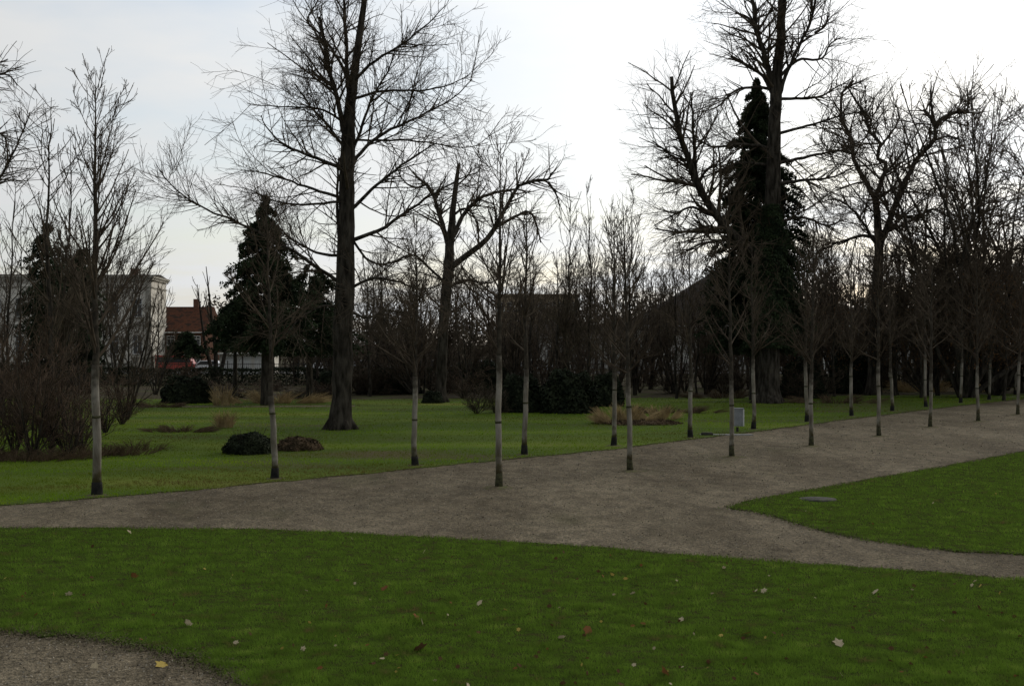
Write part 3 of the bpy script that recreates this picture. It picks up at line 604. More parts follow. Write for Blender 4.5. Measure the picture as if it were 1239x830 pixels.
for x in np.arange(-60, 1330, 20):
    for row in range(3):
        xx = x+rb.uniform(-9, 9)+row*8; Y = rb.uniform(86, 100) if row == 0 else (rb.uniform(102, 112) if row == 1 else rb.uniform(114, 140))
        if 230 < xx < 420 and row == 0 and rb.uniform() < .6: continue
        if xx <= 192 and rb.uniform() < (.8 if xx > 120 else .55): continue
        if 250 <= xx < 345 and (row < 2 or rb.uniform() < .5): continue
        if 192 < xx < 250: 
            if row == 0 or rb.uniform() < .75: continue
        yt = rb.uniform(300, 352) if xx > 430 else rb.uniform(325, 375)
        if 180 < xx < 300: yt = rb.uniform(345, 385)
        if xx < 180: yt = rb.uniform(275, 335)
        if xx > 960: yt = rb.uniform(262, 330)
        me = [VT[0], VT[1], VT[2], VT[3], ST[0], ST[2], BR[0]][rb.integers(7)]; h0 = 10 if me in VT else (12 if me in ST else 11)
        k = sized(xx, yt, Y, h0)
        side = where_(xx); dep = 'nearer' if row == 0 else 'farther'
        put('woodland_tree', me, at(xx, Y), rb.uniform(0, 6.28), f'dark {dep} woodland tree {side}', 'tree', f'{dep} woodland belt trees {side}', (k*1.05+.12, k*1.05+.12, k)); cnt += 1

# ------------------------------------------------------------------ foliage masses
def leaf_quads(C, Nrm, size, rng, asp=.5):
    n = len(C); a = unit(rng.normal(size=(n, 3))); u = unit(np.cross(a, Nrm)); v = np.cross(u, Nrm)*asp
    s = (size*rng.uniform(.6, 1.3, n))[:, None]
    V = np.stack([C-u*s, C-v*s, C+u*s, C+v*s], 1).reshape(-1, 3)
    return V, np.arange(n*4).reshape(-1, 4)
def conifer(label, loc, h, prof, n, seed, name='conifer', leaf=.16, m='conifer', droop=.25, zmin=.05):
    n = int(n*1.7); leaf *= .72
    rng = np.random.default_rng(seed); t = thing(name, label, 'tree', loc)
    tr = MB(); tr.cyl((0, 0, -.05), (0, 0, h*.97), h*.022+.05, .02, 8); tr.build('trunk', M['bark'], t)
    # drooping boughs laid round the trunk, needles clustered along them
    nb = int(h*30); zb_ = h*(1-rng.uniform(0, 1, nb)**.8*.97); r = np.interp(zb_/h, [p[0] for p in prof], [p[1] for p in prof])*rng.uniform(.45, 1.25, nb)
    az = rng.uniform(0, 2*math.pi, nb); per = max(1, n//nb); Cs = []
    for i in range(nb):
        u = rng.uniform(.08, 1, per)**.6; wv = .07+.05*r[i]
        z = zb_[i]+.12*r[i]*u-droop*1.9*r[i]*u**2+rng.normal(0, .09, per)
        Cs.append(np.stack([math.cos(az[i])*r[i]*u+rng.normal(0, wv, per)*(1.15-u*.7), math.sin(az[i])*r[i]*u+rng.normal(0, wv, per)*(1.15-u*.7), z], 1))
    C = np.concatenate(Cs); C = C[C[:, 2] > zmin+rng.uniform(0, .9, len(C))]; Nn = unit(rng.normal(size=C.shape)+np.array([0, 0, .6]))
    V, Fq = leaf_quads(C, Nn, leaf, rng, .4); link('crown', np_mesh('crown', V, Fq, M[m]), t); return t
def pxh(y, Y): return H-(y-HZ)*Y/F
Y = 80.5
conifer('narrow dark green conifer pressed against the ivy covered tree on the right', at(916, Y), pxh(98, Y), [(0, 2.2), (.25, 3.0), (.4, 2.9), (.62, 2.5), (.8, 1.7), (.9, 1.05), (.97, .4), (1, .04)], 120000, 3, leaf=.15, zmin=2.7)
Y = 74
conifer('dark pointed conifer behind the large lone tree on the left', at(322, Y), pxh(238, Y), [(0, 2.6), (.3, 3.0), (.5, 2.5), (.7, 1.8), (.88, 1.0), (.96, .4), (1, .05)], 52000, 4, leaf=.15, zmin=2.7)
Y = 79
conifer('broad dark yew spreading low right of the pointed conifer', at(375, Y), pxh(322, Y), [(0, 2.6), (.5, 3.0), (.8, 2.2), (1, .8)], 30000, 41, name='yew_tree', leaf=.15, zmin=2.6)
Y = 82
conifer('low dark yew left of the pointed conifer, before the red roofed house', at(285, Y), pxh(362, Y), [(0, 2.2), (.5, 2.6), (.8, 1.7), (1, .6)], 26000, 42, name='yew_tree', leaf=.15, zmin=2.9)
Y = 100
conifer('dark conifer top rising in front of the white villa on the left', at(58, Y), pxh(272, Y), [(0, 1.6), (.4, 1.9), (.65, 2.1), (.85, 1.7), (.95, .9), (1, .3)], 15000, 43, leaf=.19)
conifer('lower dark conifer in front of the white villa, right of the taller one', at(98, 98), pxh(300, 98), [(0, 1.6), (.4, 1.8), (.7, 1.5), (1, .4)], 16000, 44, leaf=.18)
conifer('low dark yew in front of the red roofed house under its eaves', at(226, 118), pxh(402, 118), [(0, 2.0), (.5, 2.4), (.85, 1.6), (1, .6)], 16000, 46, name='yew_tree', leaf=.2, zmin=2.0)

def mound(name, label, loc, dims, n, seed, m='shrub', leaf=.07, cat='shrub', group=None, stems=True):
    rng = np.random.default_rng(seed); t = thing(name, label, cat, loc, 0, group)
    d = unit(rng.normal(size=(n, 3))); d[:, 2] = np.abs(d[:, 2]); bump = 1+.07*np.sin(d[:, 0]*5+seed)*np.cos(d[:, 1]*4+d[:, 2]*3)+.05*np.sin(d[:, 2]*9+d[:, 0]*7+seed)
    r = rng.uniform(.35, 1, n)**.4*bump; C = d*r[:, None]*np.array([dims[0]/2, dims[1]/2, dims[2]])*np.array([1.05, 1.05, 1.0]); C[:, 2] = np.minimum(C[:, 2], dims[2]*(.86+.1*np.sin(C[:, 0]*3+seed)))*rng.uniform(.9, 1.05, n)
    C[:, 2] = np.maximum(C[:, 2], .02)
    V, Fq = leaf_quads(C, unit(d+rng.normal(0, .7, d.shape)), leaf, rng, .55); link('foliage', np_mesh('foliage', V, Fq, M[m]), t)
    if stems:
        s = MB()
        for k in range(int(50*dims[0]/2)):
            a = rng.uniform(0, 6.28); q = rng.uniform(.2, .5); zz2 = dims[2]*rng.uniform(.75, 1.15)*(1-q*q); s.cyl((math.cos(a)*dims[0]*q*.6, math.sin(a)*dims[1]*q*.6, zz2*.3), (math.cos(a)*dims[0]*q*1.12, math.sin(a)*dims[1]*q*1.12, zz2+.05), .007, .004, 3)
        for k in range(6):
            a = rng.uniform(0, 6.28); s.cyl((0, 0, 0), (math.cos(a)*dims[0]*.3, math.sin(a)*dims[1]*.3, dims[2]*.75), .03, .01, 5)
        s.build('stems', M['bark'], t)
    return t
def wpx(px, Y): return px*Y/F
b = gp(303, 549); mound('round_bush', 'dark compact evergreen bush on the lawn beside the second young tree', b, (wpx(60, b.y), 1.5, wpx(29, b.y)), 9000, 50, leaf=.045)
b = gp(362, 545); mound('withered_bush', 'low brown withered bush right of the dark compact bush', b, (wpx(56, b.y), 1.3, wpx(18, b.y)), 3800, 51, 'heather', .05)
b = gp(524, 488); mound('round_bush', 'small dark rounded bush at the foot of the pollarded tree', b, (wpx(26, b.y), 1.2, wpx(16, b.y)), 3000, 52, leaf=.06)
for i, (x, y, wd, hg, lb) in enumerate([(688, 500, 72, 62, 'large near black evergreen bush on the lawn edge at mid picture'), (630, 499, 55, 56, 'dark evergreen bush behind the leftmost front row tree'),
        (735, 492, 40, 50, 'dark evergreen bush behind the tan grass clump'), (1032, 476, 62, 62, 'tall near black evergreen bush left of the gnarled tree trunk'), (972, 482, 55, 56, 'dark evergreen bush just right of the ivy covered trunk'),
        (470, 476, 80, 36, 'dark evergreen bush between the lone tree and the pollarded tree'), (402, 478, 44, 34, 'dark evergreen bush directly behind the trunk of the lone tree'), (226, 488, 62, 40, 'dark evergreen bush in front of the fence below the red roof'), (580, 474, 90, 44, 'dark evergreen hedge bush right of the pollarded tree trunk'),
        (1190, 468, 90, 26, 'low dark evergreen bush behind the far end of the young tree rows')]):
    b = gp(x, y); mound('evergreen_bush', lb, b, (wpx(wd, b.y), wpx(wd, b.y)*.7, wpx(hg, b.y)*.95), 9000, 60+i, 'shrub', .10)
# flower beds
def tuft(name, label, loc, dims, n, seed, m='straw', cat='ornamental grass', arch=.6, w0=.010):
    rng = np.random.default_rng(seed); bx_ = np.stack([rng.uniform(-1, 1, n), rng.normal(0, .45, n)], 1); bx_[:, 0] += .12*np.sin(bx_[:, 1]*9); bx_ = bx_*(1-.35*(np.sin(bx_[:, :1]*7+seed) > .4)); bx_ = bx_/np.maximum(1, np.linalg.norm(bx_, axis=1, keepdims=True)); base = np.c_[bx_*np.array([dims[0], dims[1]])*.42, np.zeros(n)]
    h = dims[2]*rng.uniform(.3, 1.1, n)*(1-.4*np.abs(bx_[:, 0])**2)*(1+.3*np.sin(bx_[:, 0]*11+seed)); out_ = bx_*np.array([dims[0], dims[1]])*.2+rng.normal(0, 1, (n, 2))*(h*arch*.35)[:, None]
    P = np.zeros((n, 4, 3)); 
    for k, u in enumerate((0, .4, .75, 1)): P[:, k, :2] = base[:, :2]+out_*u**1.6; P[:, k, 2] = h*(u-.18*arch*u**3)
    R = np.array([1, .9, .7, .25])[None]*w0*rng.uniform(.6, 1.3, (n, 1)); o = link(name, tube_mesh(name, [(P, R, 3)], M[m]), None, loc)
    return set_tag(o, label, cat)
b = gp(272, 518); tuft('grass_tuft', 'small tan clump of ornamental grass standing alone on the left lawn', b, (.9, .8, wpx(20, b.y)), 380, 1)
b = gp(270, 491); tuft('grass_tuft', 'tall thin tan grass tuft by the fence below the red roofed house', b, (1.4, .8, wpx(24, b.y)), 260, 2)
b = gp(752, 513); tuft('grass_tuft', 'broad tan clump of dry grass behind the second front row tree', b, (2.6, 1.6, wpx(22, b.y)), 1100, 3)
b = gp(796, 508); tuft('grass_tuft', 'smaller tan dry grass clump right of the broad tan clump', b, (2.0, 1.2, wpx(16, b.y)), 700, 4)
b = gp(772, 513); mound('perennial_bed', 'low brown bed of withered perennials under the tan grass clumps', b, (wpx(105, b.y), 2.6, .22), 5200, 90, 'heather', .05, 'flower bed', stems=False)
for i, (x, y, wd, dp, hg, lb, mm) in enumerate([
        (335, 488, 105, 2.6, 14, 'bed of dry straw coloured plants left of the lone tree trunk', 'straw'),
        (222, 523, 74, 1.6, 6, 'low brown withered bed on the left lawn beside the small tan tuft', 'heather'),
        (195, 493, 60, 2.0, 5, 'thin strip of brown plants along the far left lawn', 'heather'),
        (815, 500, 100, 2.5, 8, 'low reddish brown bed right of the tan grass clumps', 'heather'),
        (1010, 488, 100, 2.6, 9, 'low brown heather bed right of the ivy covered tree', 'heather'),
        (880, 482, 90, 2.6, 10, 'brown bed left of the foot of the ivy covered tree', 'heather'),
        (1120, 474, 140, 3, 12, 'long tawny bed of dry plants behind the right part of the rear row', 'straw'),
        (1215, 468, 90, 3, 10, 'tawny bed of dry plants at the far right end of the lawn', 'heather')]):
    b = gp(x, y); tuft('perennial_bed', lb, b, (wpx(wd, b.y)/.84, dp, wpx(hg, b.y)+.1), 850 if mm == 'straw' else 420, 100+i, mm, 'flower bed', 1.1, .011)

# bare shrubs
SH = [vase_tree_meshes(200+i, 2.2, 16, 38, 2.0, .018, .0075, 4.5, .05, 'twig') for i in range(2)]
SHR = [vase_tree_meshes(210+i, 3.4, 14, 15, 1.3, .022, .0065, 3.2, .05, 'twig_red') for i in range(3)]
def shrub(me, x, y, label, k, kz, rz=0.0, group=None, name='bare_shrub'):
    t = thing(name, label, 'shrub', gp(x, y), rz, group, (k, k, kz)); link('stems', me['trunk'], t); link('twigs', me['crown'], t); return t
shrub(SH[0], 577, 501, 'grey rounded bare shrub on the lawn left of the leftmost front row tree', 1.05, .75)
shrub(SH[1], 600, 500, 'second smaller bare shrub tucked behind the grey rounded one', .8, .6)
rs = np.random.default_rng(5)
for i, (x, y) in enumerate([(-30, 552), (-5, 556), (18, 550), (40, 556), (62, 550), (84, 554), (100, 545), (-15, 535), (25, 532), (55, 530), (92, 528), (128, 524), (148, 514)]):
    hgt = [110, 115, 120, 118, 100, 95, 80, 110, 115, 115, 100, 78, 68][i]; b = gp(x, y); kz = wpx(hgt, b.y)/3.1
    shrub(SHR[i % 3], x, y, 'reddish brown bare shrub in the dense thicket at the left frame edge' if i < 11 else ['bare brown shrub just right of the tallest young tree trunk', 'smaller bare brown shrub at the right end of the left thicket'][i-11], 1.0+.35*rs.uniform(), kz*rs.uniform(.85, 1.2), rs.uniform(0, 6), 'thicket shrubs at the left' if i < 11 else None)
for i, x in enumerate(range(-40, 170, 16)):
    b = gp(x+rs.uniform(-5, 5), 559-(.0 if x < 90 else (x-90)*.12)-rs.uniform(0, 6))
    tuft('undergrowth_clump', 'low brown undergrowth clump along the front of the left thicket', b, (1.9, 1.3, .42), 150, 300+i, 'heather', 'undergrowth', 1.0, .008)['group'] = 'undergrowth clumps along the left thicket'
for i in range(58):
    x = -20+i*22.5+rs.uniform(-8, 8)
    if 130 < x < 225: continue
    y = rs.uniform(470, 484) if x < 1000 else rs.uniform(463, 472)
    side = where_(x); b = gp(x, y); hg = rs.uniform(30, 62) if x > 420 else (rs.uniform(12, 22) if x > 235 else rs.uniform(22, 40))
    shrub([SH[0], SH[1], SHR[0], SHR[1]][i % 4], x, y, f'bare undergrowth shrub {side}', 1.3+rs.uniform(0, .7), wpx(hg, b.y)/(2.3 if i % 4 < 2 else 3.1), rs.uniform(0, 6), f'undergrowth shrubs {side}')

# clipped dark hedge inside the fence
def hedge(label, xa, xb, Y, hh, seed):
    rng = np.random.default_rng(seed); A, B = at(xa, Y), at(xb, Y); Lg = (B-A).length; t = thing('clipped_hedge', label, 'hedge', A); n = int(Lg*700)
    X = rng.uniform(0, Lg, n); top = hh*(1+.05*np.sin(X*.9)+.04*np.sin(X*2.7+1)); side = rng.uniform(0, 1, n) < .62
    Yy = np.where(side, rng.normal(-.45, .07, n), rng.uniform(-.5, .5, n)); Z = np.where(side, top*rng.uniform(.02, 1, n), top+rng.normal(0, .05, n))
    V, Fq = leaf_quads(np.stack([X, Yy, np.maximum(Z, .02)], 1), unit(rng.normal(size=(n, 3))+np.array([0, -.6, .3])), .09, rng, .55); link('foliage', np_mesh('foliage', V, Fq, M['shrub']), t)
    sm = MB()
    for q in range(int(Lg/.8)): sm.cyl((q*.8+.3, 0, 0), (q*.8+.3+rng.normal(0, .1), 0, hh*.8), .03, .015, 5)
    sm.build('stems', M['bark'], t)
hedge('long dark clipped hedge in front of the iron fence left of the lone tree', 120, 408, 109, 1.35, 1)
hedge('dark clipped hedge before the fence between the lone and the pollarded tree', 424, 640, 109, 1.4, 2)
hedge('dark clipped hedge in front of the white villa at the left frame edge', -120, 104, 109, 1.5, 3)

# withered leaves still hanging (beech / hornbeam) at the right
def clinging(label, x, yb, Y, w_, h_, n, seed):
    rng = np.random.default_rng(seed); t = thing('brown_leaved_tree', label, 'tree', at(x, Y))
    me = ST[seed % 3]; k = h_/12; tr = link('trunk', me['trunk'], t); tr.scale = (k, k, k); cr_ = link('crown', me['crown'], t); cr_.scale = (k*1.2, k*1.2, k)
    C = np.stack([rng.normal(0, w_/3.2, n), rng.normal(0, w_/3.2, n), h_*(.2+.62*rng.uniform(0, 1, n))], 1); V, Fq = leaf_quads(C, unit(rng.normal(size=C.shape)), .055, rng, .6)
    link('withered_leaves', np_mesh('withered_leaves', V, Fq, M['dead_leaf']), t)
clinging('bare tree with brown withered leaves still hanging, near the right frame edge', 1215, 470, 80, 5, 9.5, 1700, 1)
clinging('bare tree with a few brown withered leaves behind the gnarled tree', 1010, 470, 86, 5, 8.5, 700, 2)
clinging('bare tree with sparse brown leaves in the woodland between gnarled and round trees', 1115, 470, 84, 5, 9, 800, 3)

# ivy on the big right trunk
rng = np.random.default_rng(8); n = 26000; z = rng.uniform(3.2, 11.5, n); a = rng.uniform(0, 2*math.pi, n); rr = np.interp(z, [0, 3, 6, 9, 11.5], [1.0, 1.15, 1.2, .9, .5])*rng.uniform(.7, 1.12, n)**1.0*(1+.16*np.sin(z*2.1+a*2)+.10*np.sin(z*5.3+a*3))
xo = np.interp(z, [0, 8, 16], [0, .1, .3]); C = np.stack([np.cos(a)*rr+xo, np.sin(a)*rr, z], 1); Nn = unit(np.stack([np.cos(a), np.sin(a), np.full(n, .3)], 1)+rng.normal(0, 1.2, (n, 3)))
V, Fq = leaf_quads(C, Nn, .075, rng, .6); link('ivy', np_mesh('ivy', V, Fq, M['ivy']), big_right)

# far-off wood closing the view
rng = np.random.default_rng(15); n = 90000; X = rng.uniform(-130, 190, n); YY = rng.uniform(186, 200, n)
top = 8.0+1.6*np.sin(X*.11)+1.2*np.sin(X*.29+1)+.8*np.sin(X*.71)+np.where(X > 20, np.minimum((X-20)*.12, 4.5), 0)+np.where(X < -35, -1.5, 0)
Z = top*rng.uniform(0, 1, n)**.8*rng.uniform(.85, 1.12, n)
V, Fq = leaf_quads(np.stack([X, YY, Z], 1), unit(rng.normal(size=(n, 3))), .34, rng, .35); o = link('far_wood', np_mesh('far_wood', V, Fq, M['twig']))
set_tag(o, 'dark far-off wood closing the view behind the street and houses', 'wood', None, 'stuff')

# ------------------------------------------------------------------ buildings
def windowed(parent, x, y, z, w_, h_, Mx=None, ny=-1):
    fr = MB(); t_ = .09
    for (cx_, cz_, sx_, sz_) in ((x-w_/2, z, t_, h_+t_), (x+w_/2, z, t_, h_+t_), (x, z-h_/2, w_, t_), (x, z+h_/2, w_, t_), (x, z, .06, h_), (x, z+h_*.18, w_, .06)):
        fr.box((cx_, y-.04, cz_), (sx_, .08, sz_))
    f = fr.build('window', M['frame_paint'], parent)
    MB().box((x, y-.012, z), (w_-.02, .02, h_-.02)).build('pane', M['glass'], f)
    MB().box((x, y-.10, z-h_/2-.12), (w_+.3, .2, .10)).build('sill', M['stone'], f)
Yv = 162; vil = thing('white_villa', 'large white villa with heavy cornice and tall windows behind the trees at left', 'villa', at(82, Yv+4), math.radians(4))
W2 = wpx(200, Yv)/2*1.02; Hh = pxh(337, Yv)
MB().box((0, 5, Hh/2), (2*W2, 10, Hh)).build('wall', M['white'], vil)
c = MB(); c.box((0, 5, Hh+.15), (2*W2+.5, 10.5, .3)); c.box((0, 5, Hh+.43), (2*W2+.8, 10.8, .26)); c.box((0, 5, Hh-.9), (2*W2+.2, 10.2, .16)); c.box((0, 5, Hh*.5), (2*W2+.24, 10.24, .22))
for i in range(int(2*W2/.55)): c.box((-W2+.3+i*.55, -.16, Hh-.15), (.2, .3, .26))
c.build('cornice', M['stone'], vil)
r_ = MB(); r_.extr([(-.3, Hh+.57), (5, Hh+.95), (10.3, Hh+.57)], -W2-.2, W2+.2); rf = r_.build('roof', M['tile_dark'], vil)
for x in (-W2*.55, W2*.1, W2*.7): MB().box((x, 5, Hh+1.1), (.9, .7, 1.3)).build('chimney', M['brick'], rf)
for x in (-W2+.35, -W2*.34, W2*.34, W2-.35): MB().box((x, -.09, Hh/2-.55), (.6, .18, Hh-1.3)).build('pilaster', M['stone'], vil)
MB().box((0, -.08, .55), (2*W2+.1, .3, 1.1)).build('plinth', M['stone'], vil)
for zz_ in (Hh*.27, Hh*.68):
    for i in range(7): windowed(vil, -W2*.84+i*W2*.28, -.01, zz_+.2, 1.1, 2.3)
MB().box((0, -.35, Hh*.93+2.0), (W2*.62, .4, 1.2)).extr([(-W2*.36, Hh+.56), (0, Hh+1.9), (W2*.36, Hh+.56)], -.7, .4, 1).build('gable', M['white'], vil)

def house(name, label, cat, x0, x1, Y, yeave, yridge, wallm, roofm, depth=9, wins=4, rows=1, hip=.0, rz=0.0, chim=True):
    xc = (x0+x1)/2; t = thing(name, label, cat, at(xc, Y), rz); w2 = wpx(x1-x0, Y)/2; he = pxh(yeave, Y); hr = pxh(yridge, Y)
    MB().box((0, depth/2, he/2), (2*w2, depth, he)).build('wall', M[wallm], t)
    rr_ = MB(); hx = w2*hip
    v = [(-w2-.4, -.5, he), (w2+.4, -.5, he), (w2+.4, depth+.5, he), (-w2-.4, depth+.5, he), (-w2-.4+hx, depth/2, hr), (w2+.4-hx, depth/2, hr), (-w2-.4, -.5, he+.12), (w2+.4, -.5, he+.12)]
    rr_.add(v[:6], [(0, 1, 5, 4), (1, 2, 5), (2, 3, 4, 5), (3, 0, 4), (3, 2, 1, 0)]); rf = rr_.build('roof', M[roofm], t)
    MB().box((0, -.55, he-.03), (2*w2+.8, .12, .14)).build('gutter', M['palebox'], t)
    if chim: MB().box((w2*.4, depth/2, hr+.3), (.7, .7, 1.5)).build('chimney', M['brick'], rf)
    for r2 in range(rows):
        for i in range(wins): windowed(t, -w2+(i+.5)*2*w2/wins, -.01, (r2+.55)*he/rows, 1.0, min(1.5, he/rows*.5))
    return t
house('red_roofed_house', 'brick house with orange red tiled roof beside the white villa', 'house', 184, 246, 176, 402, 370, 'brick', 'tile_red', 10, 4, 2)
house('dark_roofed_house', 'house with large steep dark roof behind the ivy covered tree', 'house', 770, 1030, 172, 394, 314, 'offwhite', 'tile_dark', 16, 9, 2, .97)
house('long_house', 'long low pale house glimpsed through the woods right of middle', 'house', 640, 800, 180, 408, 392, 'offwhite', 'tile_dark', 10, 9, 1)
house('pale_house', 'pale house glimpsed between trunks behind the gnarled tree', 'house', 1020, 1200, 184, 400, 372, 'offwhite', 'tile_dark', 10, 8, 2)
# flat roofed block mid picture
Y = 215; t = thing('flat_roofed_block', 'distant tan flat roofed block seen above the trees at mid picture', 'building', at(650, Y)); w2 = wpx(100, Y)/2; hh = pxh(358, Y)
MB().box((0, 6, hh/2), (2*w2, 12, hh)).build('wall', M['tan'], t); MB().box((0, 6, hh+.15), (2*w2+.6, 12.6, .3)).build('roof', M['tan'], t)
for r2 in range(3):
    for i in range(8): windowed(t, -w2+(i+.5)*2*w2/8, -.01, hh-1.8-r2*2.9, 1.2, 1.4)
# garage with white panels
Y = 146; t = thing('white_garage', 'low white panelled garage behind the fence left of the lone tree', 'garage', at(297, Y)); w2 = wpx(62, Y)/2; hh = pxh(429, Y)
MB().box((0, 2.5, hh/2), (2*w2, 5, hh)).build('wall', M['white'], t); MB().box((0, 2.3, hh+.09), (2*w2+.8, 6, .18)).build('roof', M['offwhite'], t)
for x in (-w2*.62, 0, w2*.62):
    dr = MB(); 
    for k in range(5): dr.box((x, -.03, .22+k*.42), (w2*.5, .05, .40))
    dr.build('door', M['frame_paint'], t)
# metal fence with gate piers
def fence(label, xa, xb, Y):
    A, B = at(xa, Y), at(xb, Y); t = thing('iron_fence', label, 'fence', A); Lg = (B-A).length; n = int(Lg/3)
    for i in range(n+1): MB().box((Lg*i/n, 0, 1.0), (.09, .09, 2.0)).build('post', M['metal'], t)
    bars = MB(); k = int(Lg/.16)
    for i in range(k): bars.box((Lg*(i+.5)/k, 0, .95), (.022, .022, 1.7))
    bars.build('bars', M['metal'], t)
    MB().box((Lg/2, 0, .2), (Lg, .05, .05)).box((Lg/2, 0, 1.7), (Lg, .05, .05)).build('rails', M['metal'], t)
fence('black iron bar fence along the far edge of the park, left of the stone piers', -120, 160, 112)
fence('black iron bar fence running from the stone piers toward the middle of the picture', 190, 620, 112)
fence('black iron bar fence behind the woodland on the right half of the picture', 640, 1300, 114)
for x, lb in ((165, 'left of the pair of pale stone gate piers before the white villa'), (183, 'right of the pair of pale stone gate piers before the white villa')):
    t = thing('gate_pier', lb, 'gate pier', at(x, 112), 0, 'stone gate piers'); MB().box((0, 0, 1.1), (.55, .55, 2.2)).build('shaft', M['stone'], t, .03); MB().box((0, 0, 2.28), (.75, .75, .16)).build('cap', M['stone'], t, .03)

# ------------------------------------------------------------------ vehicles
def car_proto(paint, van=False):
    pr = {}
    if van: body = [(-2.3, .35), (2.4, .35), (2.45, .9), (2.1, 1.1), (1.6, 2.0), (-2.3, 2.05)]; green = [(1.95, 1.2), (1.55, 1.85), (-2.1, 1.85), (-2.1, 1.2)]; W_ = 1.8
    else: body = [(-2.1, .3), (2.15, .3), (2.2, .75), (1.2, .92), (.55, 1.42), (-1.2, 1.46), (-1.95, .95), (-2.15, .85)]; green = [(1.0, .93), (.48, 1.36), (-1.15, 1.38), (-1.75, .95)]; W_ = 1.7
    m = MB(); m.extr([(a, b_) for a, b_ in body], -W_/2, W_/2, 1); pr['body'] = m.mesh('body', M[paint], .05)
    m = MB(); m.extr(green, -W_/2-.012, W_/2+.012, 1); pr['side_window'] = m.mesh('side_window', M['glass'])
    wl = MB().cyl((0, -.1, 0), (0, .1, 0), .32, n=16).mesh('wheel', M['rubber']); rim = MB().cyl((0, -.11, 0), (0, .11, 0), .18, n=10).mesh('rim', M['carsilver'])
    pr['wheel'] = wl; pr['rim'] = rim; pr['W'] = W_; pr['hl'] = MB().box((0, 0, 0), (.06, .3, .14)).mesh('headlight', M['palebox']); return pr
def put_car(pr, x, Y, rz, name, label, cat, group=None):
    t = thing(name, label, cat, at(x, Y), rz, group); t.location.z = .008; link('body', pr['body'], t); link('side_window', pr['side_window'], t)
    for sx in (-1.35, 1.4):
        for sy in (-1, 1): wlo = link('wheel', pr['wheel'], t, (sx, sy*(pr['W']/2-.08), .32)); link('rim', pr['rim'], wlo)
    for sy in (-1, 1): link('headlight', pr['hl'], t, (2.2 if pr['W'] < 1.75 else 2.44, sy*.6, .68))
cw, cs, cd, rv = car_proto('carwhite'), car_proto('carsilver'), car_proto('cardark'), car_proto('carred', True); wv = car_proto('carwhite', True)
put_car(wv, 394, 156, math.pi, 'parked_van', 'white van partly hidden by the trunk of the lone tree', 'van')
put_car(rv, 214, 156, 0, 'parked_van', 'red van on the street below the red roofed house', 'van')
for i, (x, pr, lb) in enumerate([(250, cw, 'white car on the street left of the garage'), (446, cs, 'silver car on the street just right of the lone tree trunk'), (488, cw, 'white car on the street before the pollarded tree'), (524, cd, 'dark car on the street behind the pollarded tree trunk'), (584, cw, 'white car on the street glimpsed left of the leftmost front row tree'), (648, cs, 'silver car on the street glimpsed behind the fourth rear row tree')]):
    put_car(pr, x, 156+(i % 2)*3, 0 if i % 2 else math.pi, 'parked_car', lb, 'car', 'cars along the street')

# ------------------------------------------------------------------ small objects
b = gp(893, 523)
t = thing('cabinet_on_post', 'grey metal cabinet on a short post behind the third front row tree', 'cabinet', b); s_ = b.y/F
MB().box((0, 0, (523-505)*s_), (13*s_, .28, 21*s_)).build('cabinet_body', M['greybox'], t, .01)
MB().box((6.4*s_, -.02, (523-505)*s_), (.05, .30, 20*s_)).build('side_edge', M['palebox'], t)
MB().box((0, 0, (523-505)*s_+10.9*s_), (14.5*s_, .34, .03)).build('lid', M['greybox'], t, .005)
MB().cyl((0, .05, 0), (0, .05, .2), .05).build('post', M['metal'], t)
o = MB().box((0, 0, .01), (2.0, .5, .05)).build('concrete_slab', M['concrete'], None, .015, gp(879, 526.5)); set_tag(o, 'pale concrete slab let into the gravel edge beside the grey cabinet', 'slab')
o = MB().box((0, 0, .06), (.42, .3, .12)).build('stone_block', M['metal'], None, .02, gp(856, 527)); set_tag(o, 'small dark block lying left of the concrete slab', 'block')
b = gp(990, 605.5)
t = thing('manhole', 'round grey manhole cover sunk in the pointed right lawn', 'manhole cover', b)
MB().cyl((0, 0, .0), (0, 0, .045), .42, .40, 32).build('concrete_ring', M['metal'], t); MB().cyl((0, 0, .046), (0, 0, .052), .34, .33, 28).build('iron_lid', M['metal'], t)

# fallen leaves, one by one
def leaf_mesh(seed, m):
    rng = np.random.default_rng(seed); k = 9; pr_ = [(0, 0), (.12, .25), (.34, .30), (.28, .5), (.42, .72), (.16, .78), (0, 1.05)]
    v = [(x, y-.5, .18*abs(x)+.22*(y-.5)**2*rng.uniform(.3, 1.6)) for x, y in pr_]+[(-x, y-.5, .25*abs(x)+.2*(y-.5)**2) for x, y in pr_[1:-1]]
    me = bpy.data.meshes.new('fallen_leaf'); n = len(pr_); f = []
    R_ = list(range(n)); L_ = [0]+list(range(n, n+n-2))+[n-1]
    for a_ in range(n-1):
        f.append((R_[0], R_[a_], R_[a_+1])) if a_ else None
        if a_: f.append((L_[0], L_[a_+1], L_[a_]))
    me.from_pydata(v, [], f); me.update(); me.materials.append(M[m]); return me
KINDS = [('leaf_pale', 'pale buff'), ('leaf_red', 'rusty red'), ('leaf_brown', 'dark brown'), ('leaf_yellow', 'yellowish')]
LM = {k: [leaf_mesh(i*7+j, k) for j in range(3)] for i, (k, _) in enumerate(KINDS)}
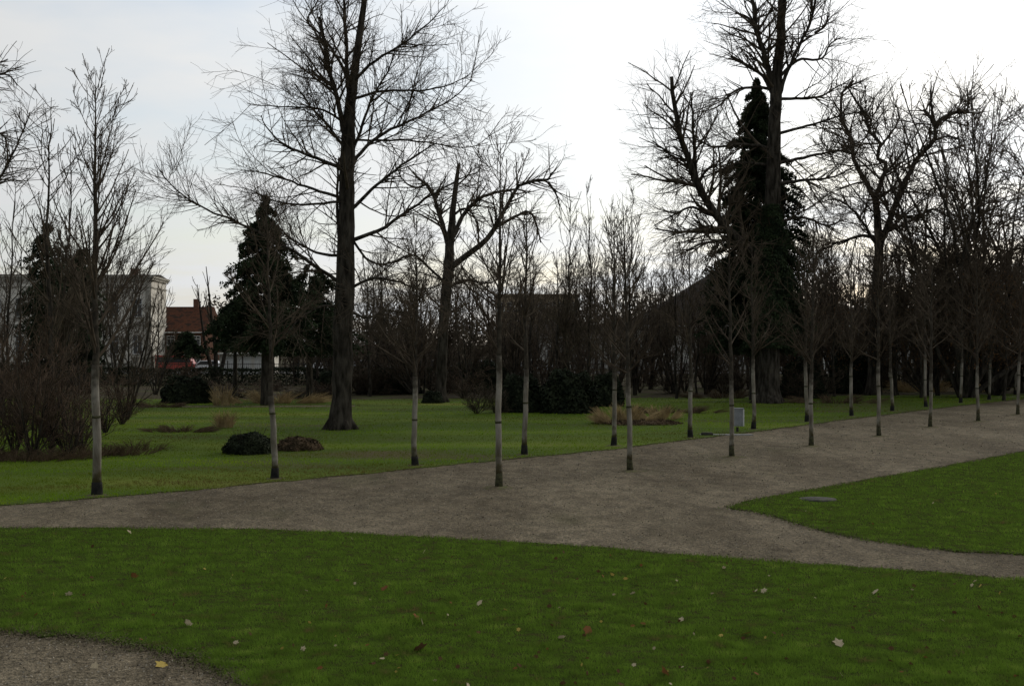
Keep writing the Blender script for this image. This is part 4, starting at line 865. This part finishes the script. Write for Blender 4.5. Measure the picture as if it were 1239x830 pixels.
rng = np.random.default_rng(99)
fixed = [(466, 716, 1, .16), (581, 734, 0, .13), (512, 757, 0, .14), (504, 751, 1, .14), (711, 768, 1, .17), (680, 776, 0, .12), (805, 820, 1, .20), (766, 722, 0, .10), (509, 790, 2, .2), (228, 759, 0, .13), (65, 724, 3, .1), (84, 723, 0, .12), (163, 701, 1, .14), (514, 671, 0, .1), (157, 647, 0, .13), (925, 719, 0, .12), (825, 754, 0, .1), (903, 772, 1, .15), (1015, 783, 0, .16), (771, 710, 1, .12), (1060, 720, 0, .13), (115, 808, 0, .12), (196, 806, 3, .18), (1185, 740, 2, .12)]
spots = [(x, y, k, s, True) for x, y, k, s in fixed]
while len(spots) < 290:
    x = rng.uniform(-20, 1260); y = HZ+240+190*rng.uniform()**.8 if rng.uniform() < .8 else rng.uniform(555, 665)
    D = F*H/(y-HZ); ok = in_poly(np.array([(x-CX)*D/F]), np.array([D]), coarse(FORE_TOP+FORE_BOT))[0] or in_poly(np.array([(x-CX)*D/F]), np.array([D]), coarse(WEDGE_TOP+WEDGE_BOT))[0]
    if ok: spots.append((x, y, rng.choice([0, 1, 2, 3], p=[.2, .2, .5, .1]), rng.uniform(.035, .08), False))
POS = {0: 'near-left', 1: 'near-right'}
for x, y, k, s, fx in spots:
    wedge = x > 870 and y < 668 and y < 600+(x-870)*.3
    kk, word = KINDS[k]; where = 'pointed right lawn' if wedge else ('front lawn, left half' if x < 620 else 'front lawn, right half')
    if y > 800 and x < 240: where = 'gravel at the bottom left corner'
    o = link('fallen_leaf', LM[kk][int(rng.integers(3))], None, gp(x, y)+Vector((0, 0, .050 if 'gravel' not in where else .012)))
    o.rotation_euler = (rng.normal(0, .7), rng.normal(0, .7), rng.uniform(0, 6.28)); o.scale = (s, s, s)
    set_tag(o, (f'larger {word} fallen leaf on the {where}' if fx else f'small {word} fallen leaf on the {where}'), 'leaf', f'{"larger" if fx else "small"} {word} leaves on the {where}')
print('woodland trees', cnt, 'objects', len(bpy.data.objects))
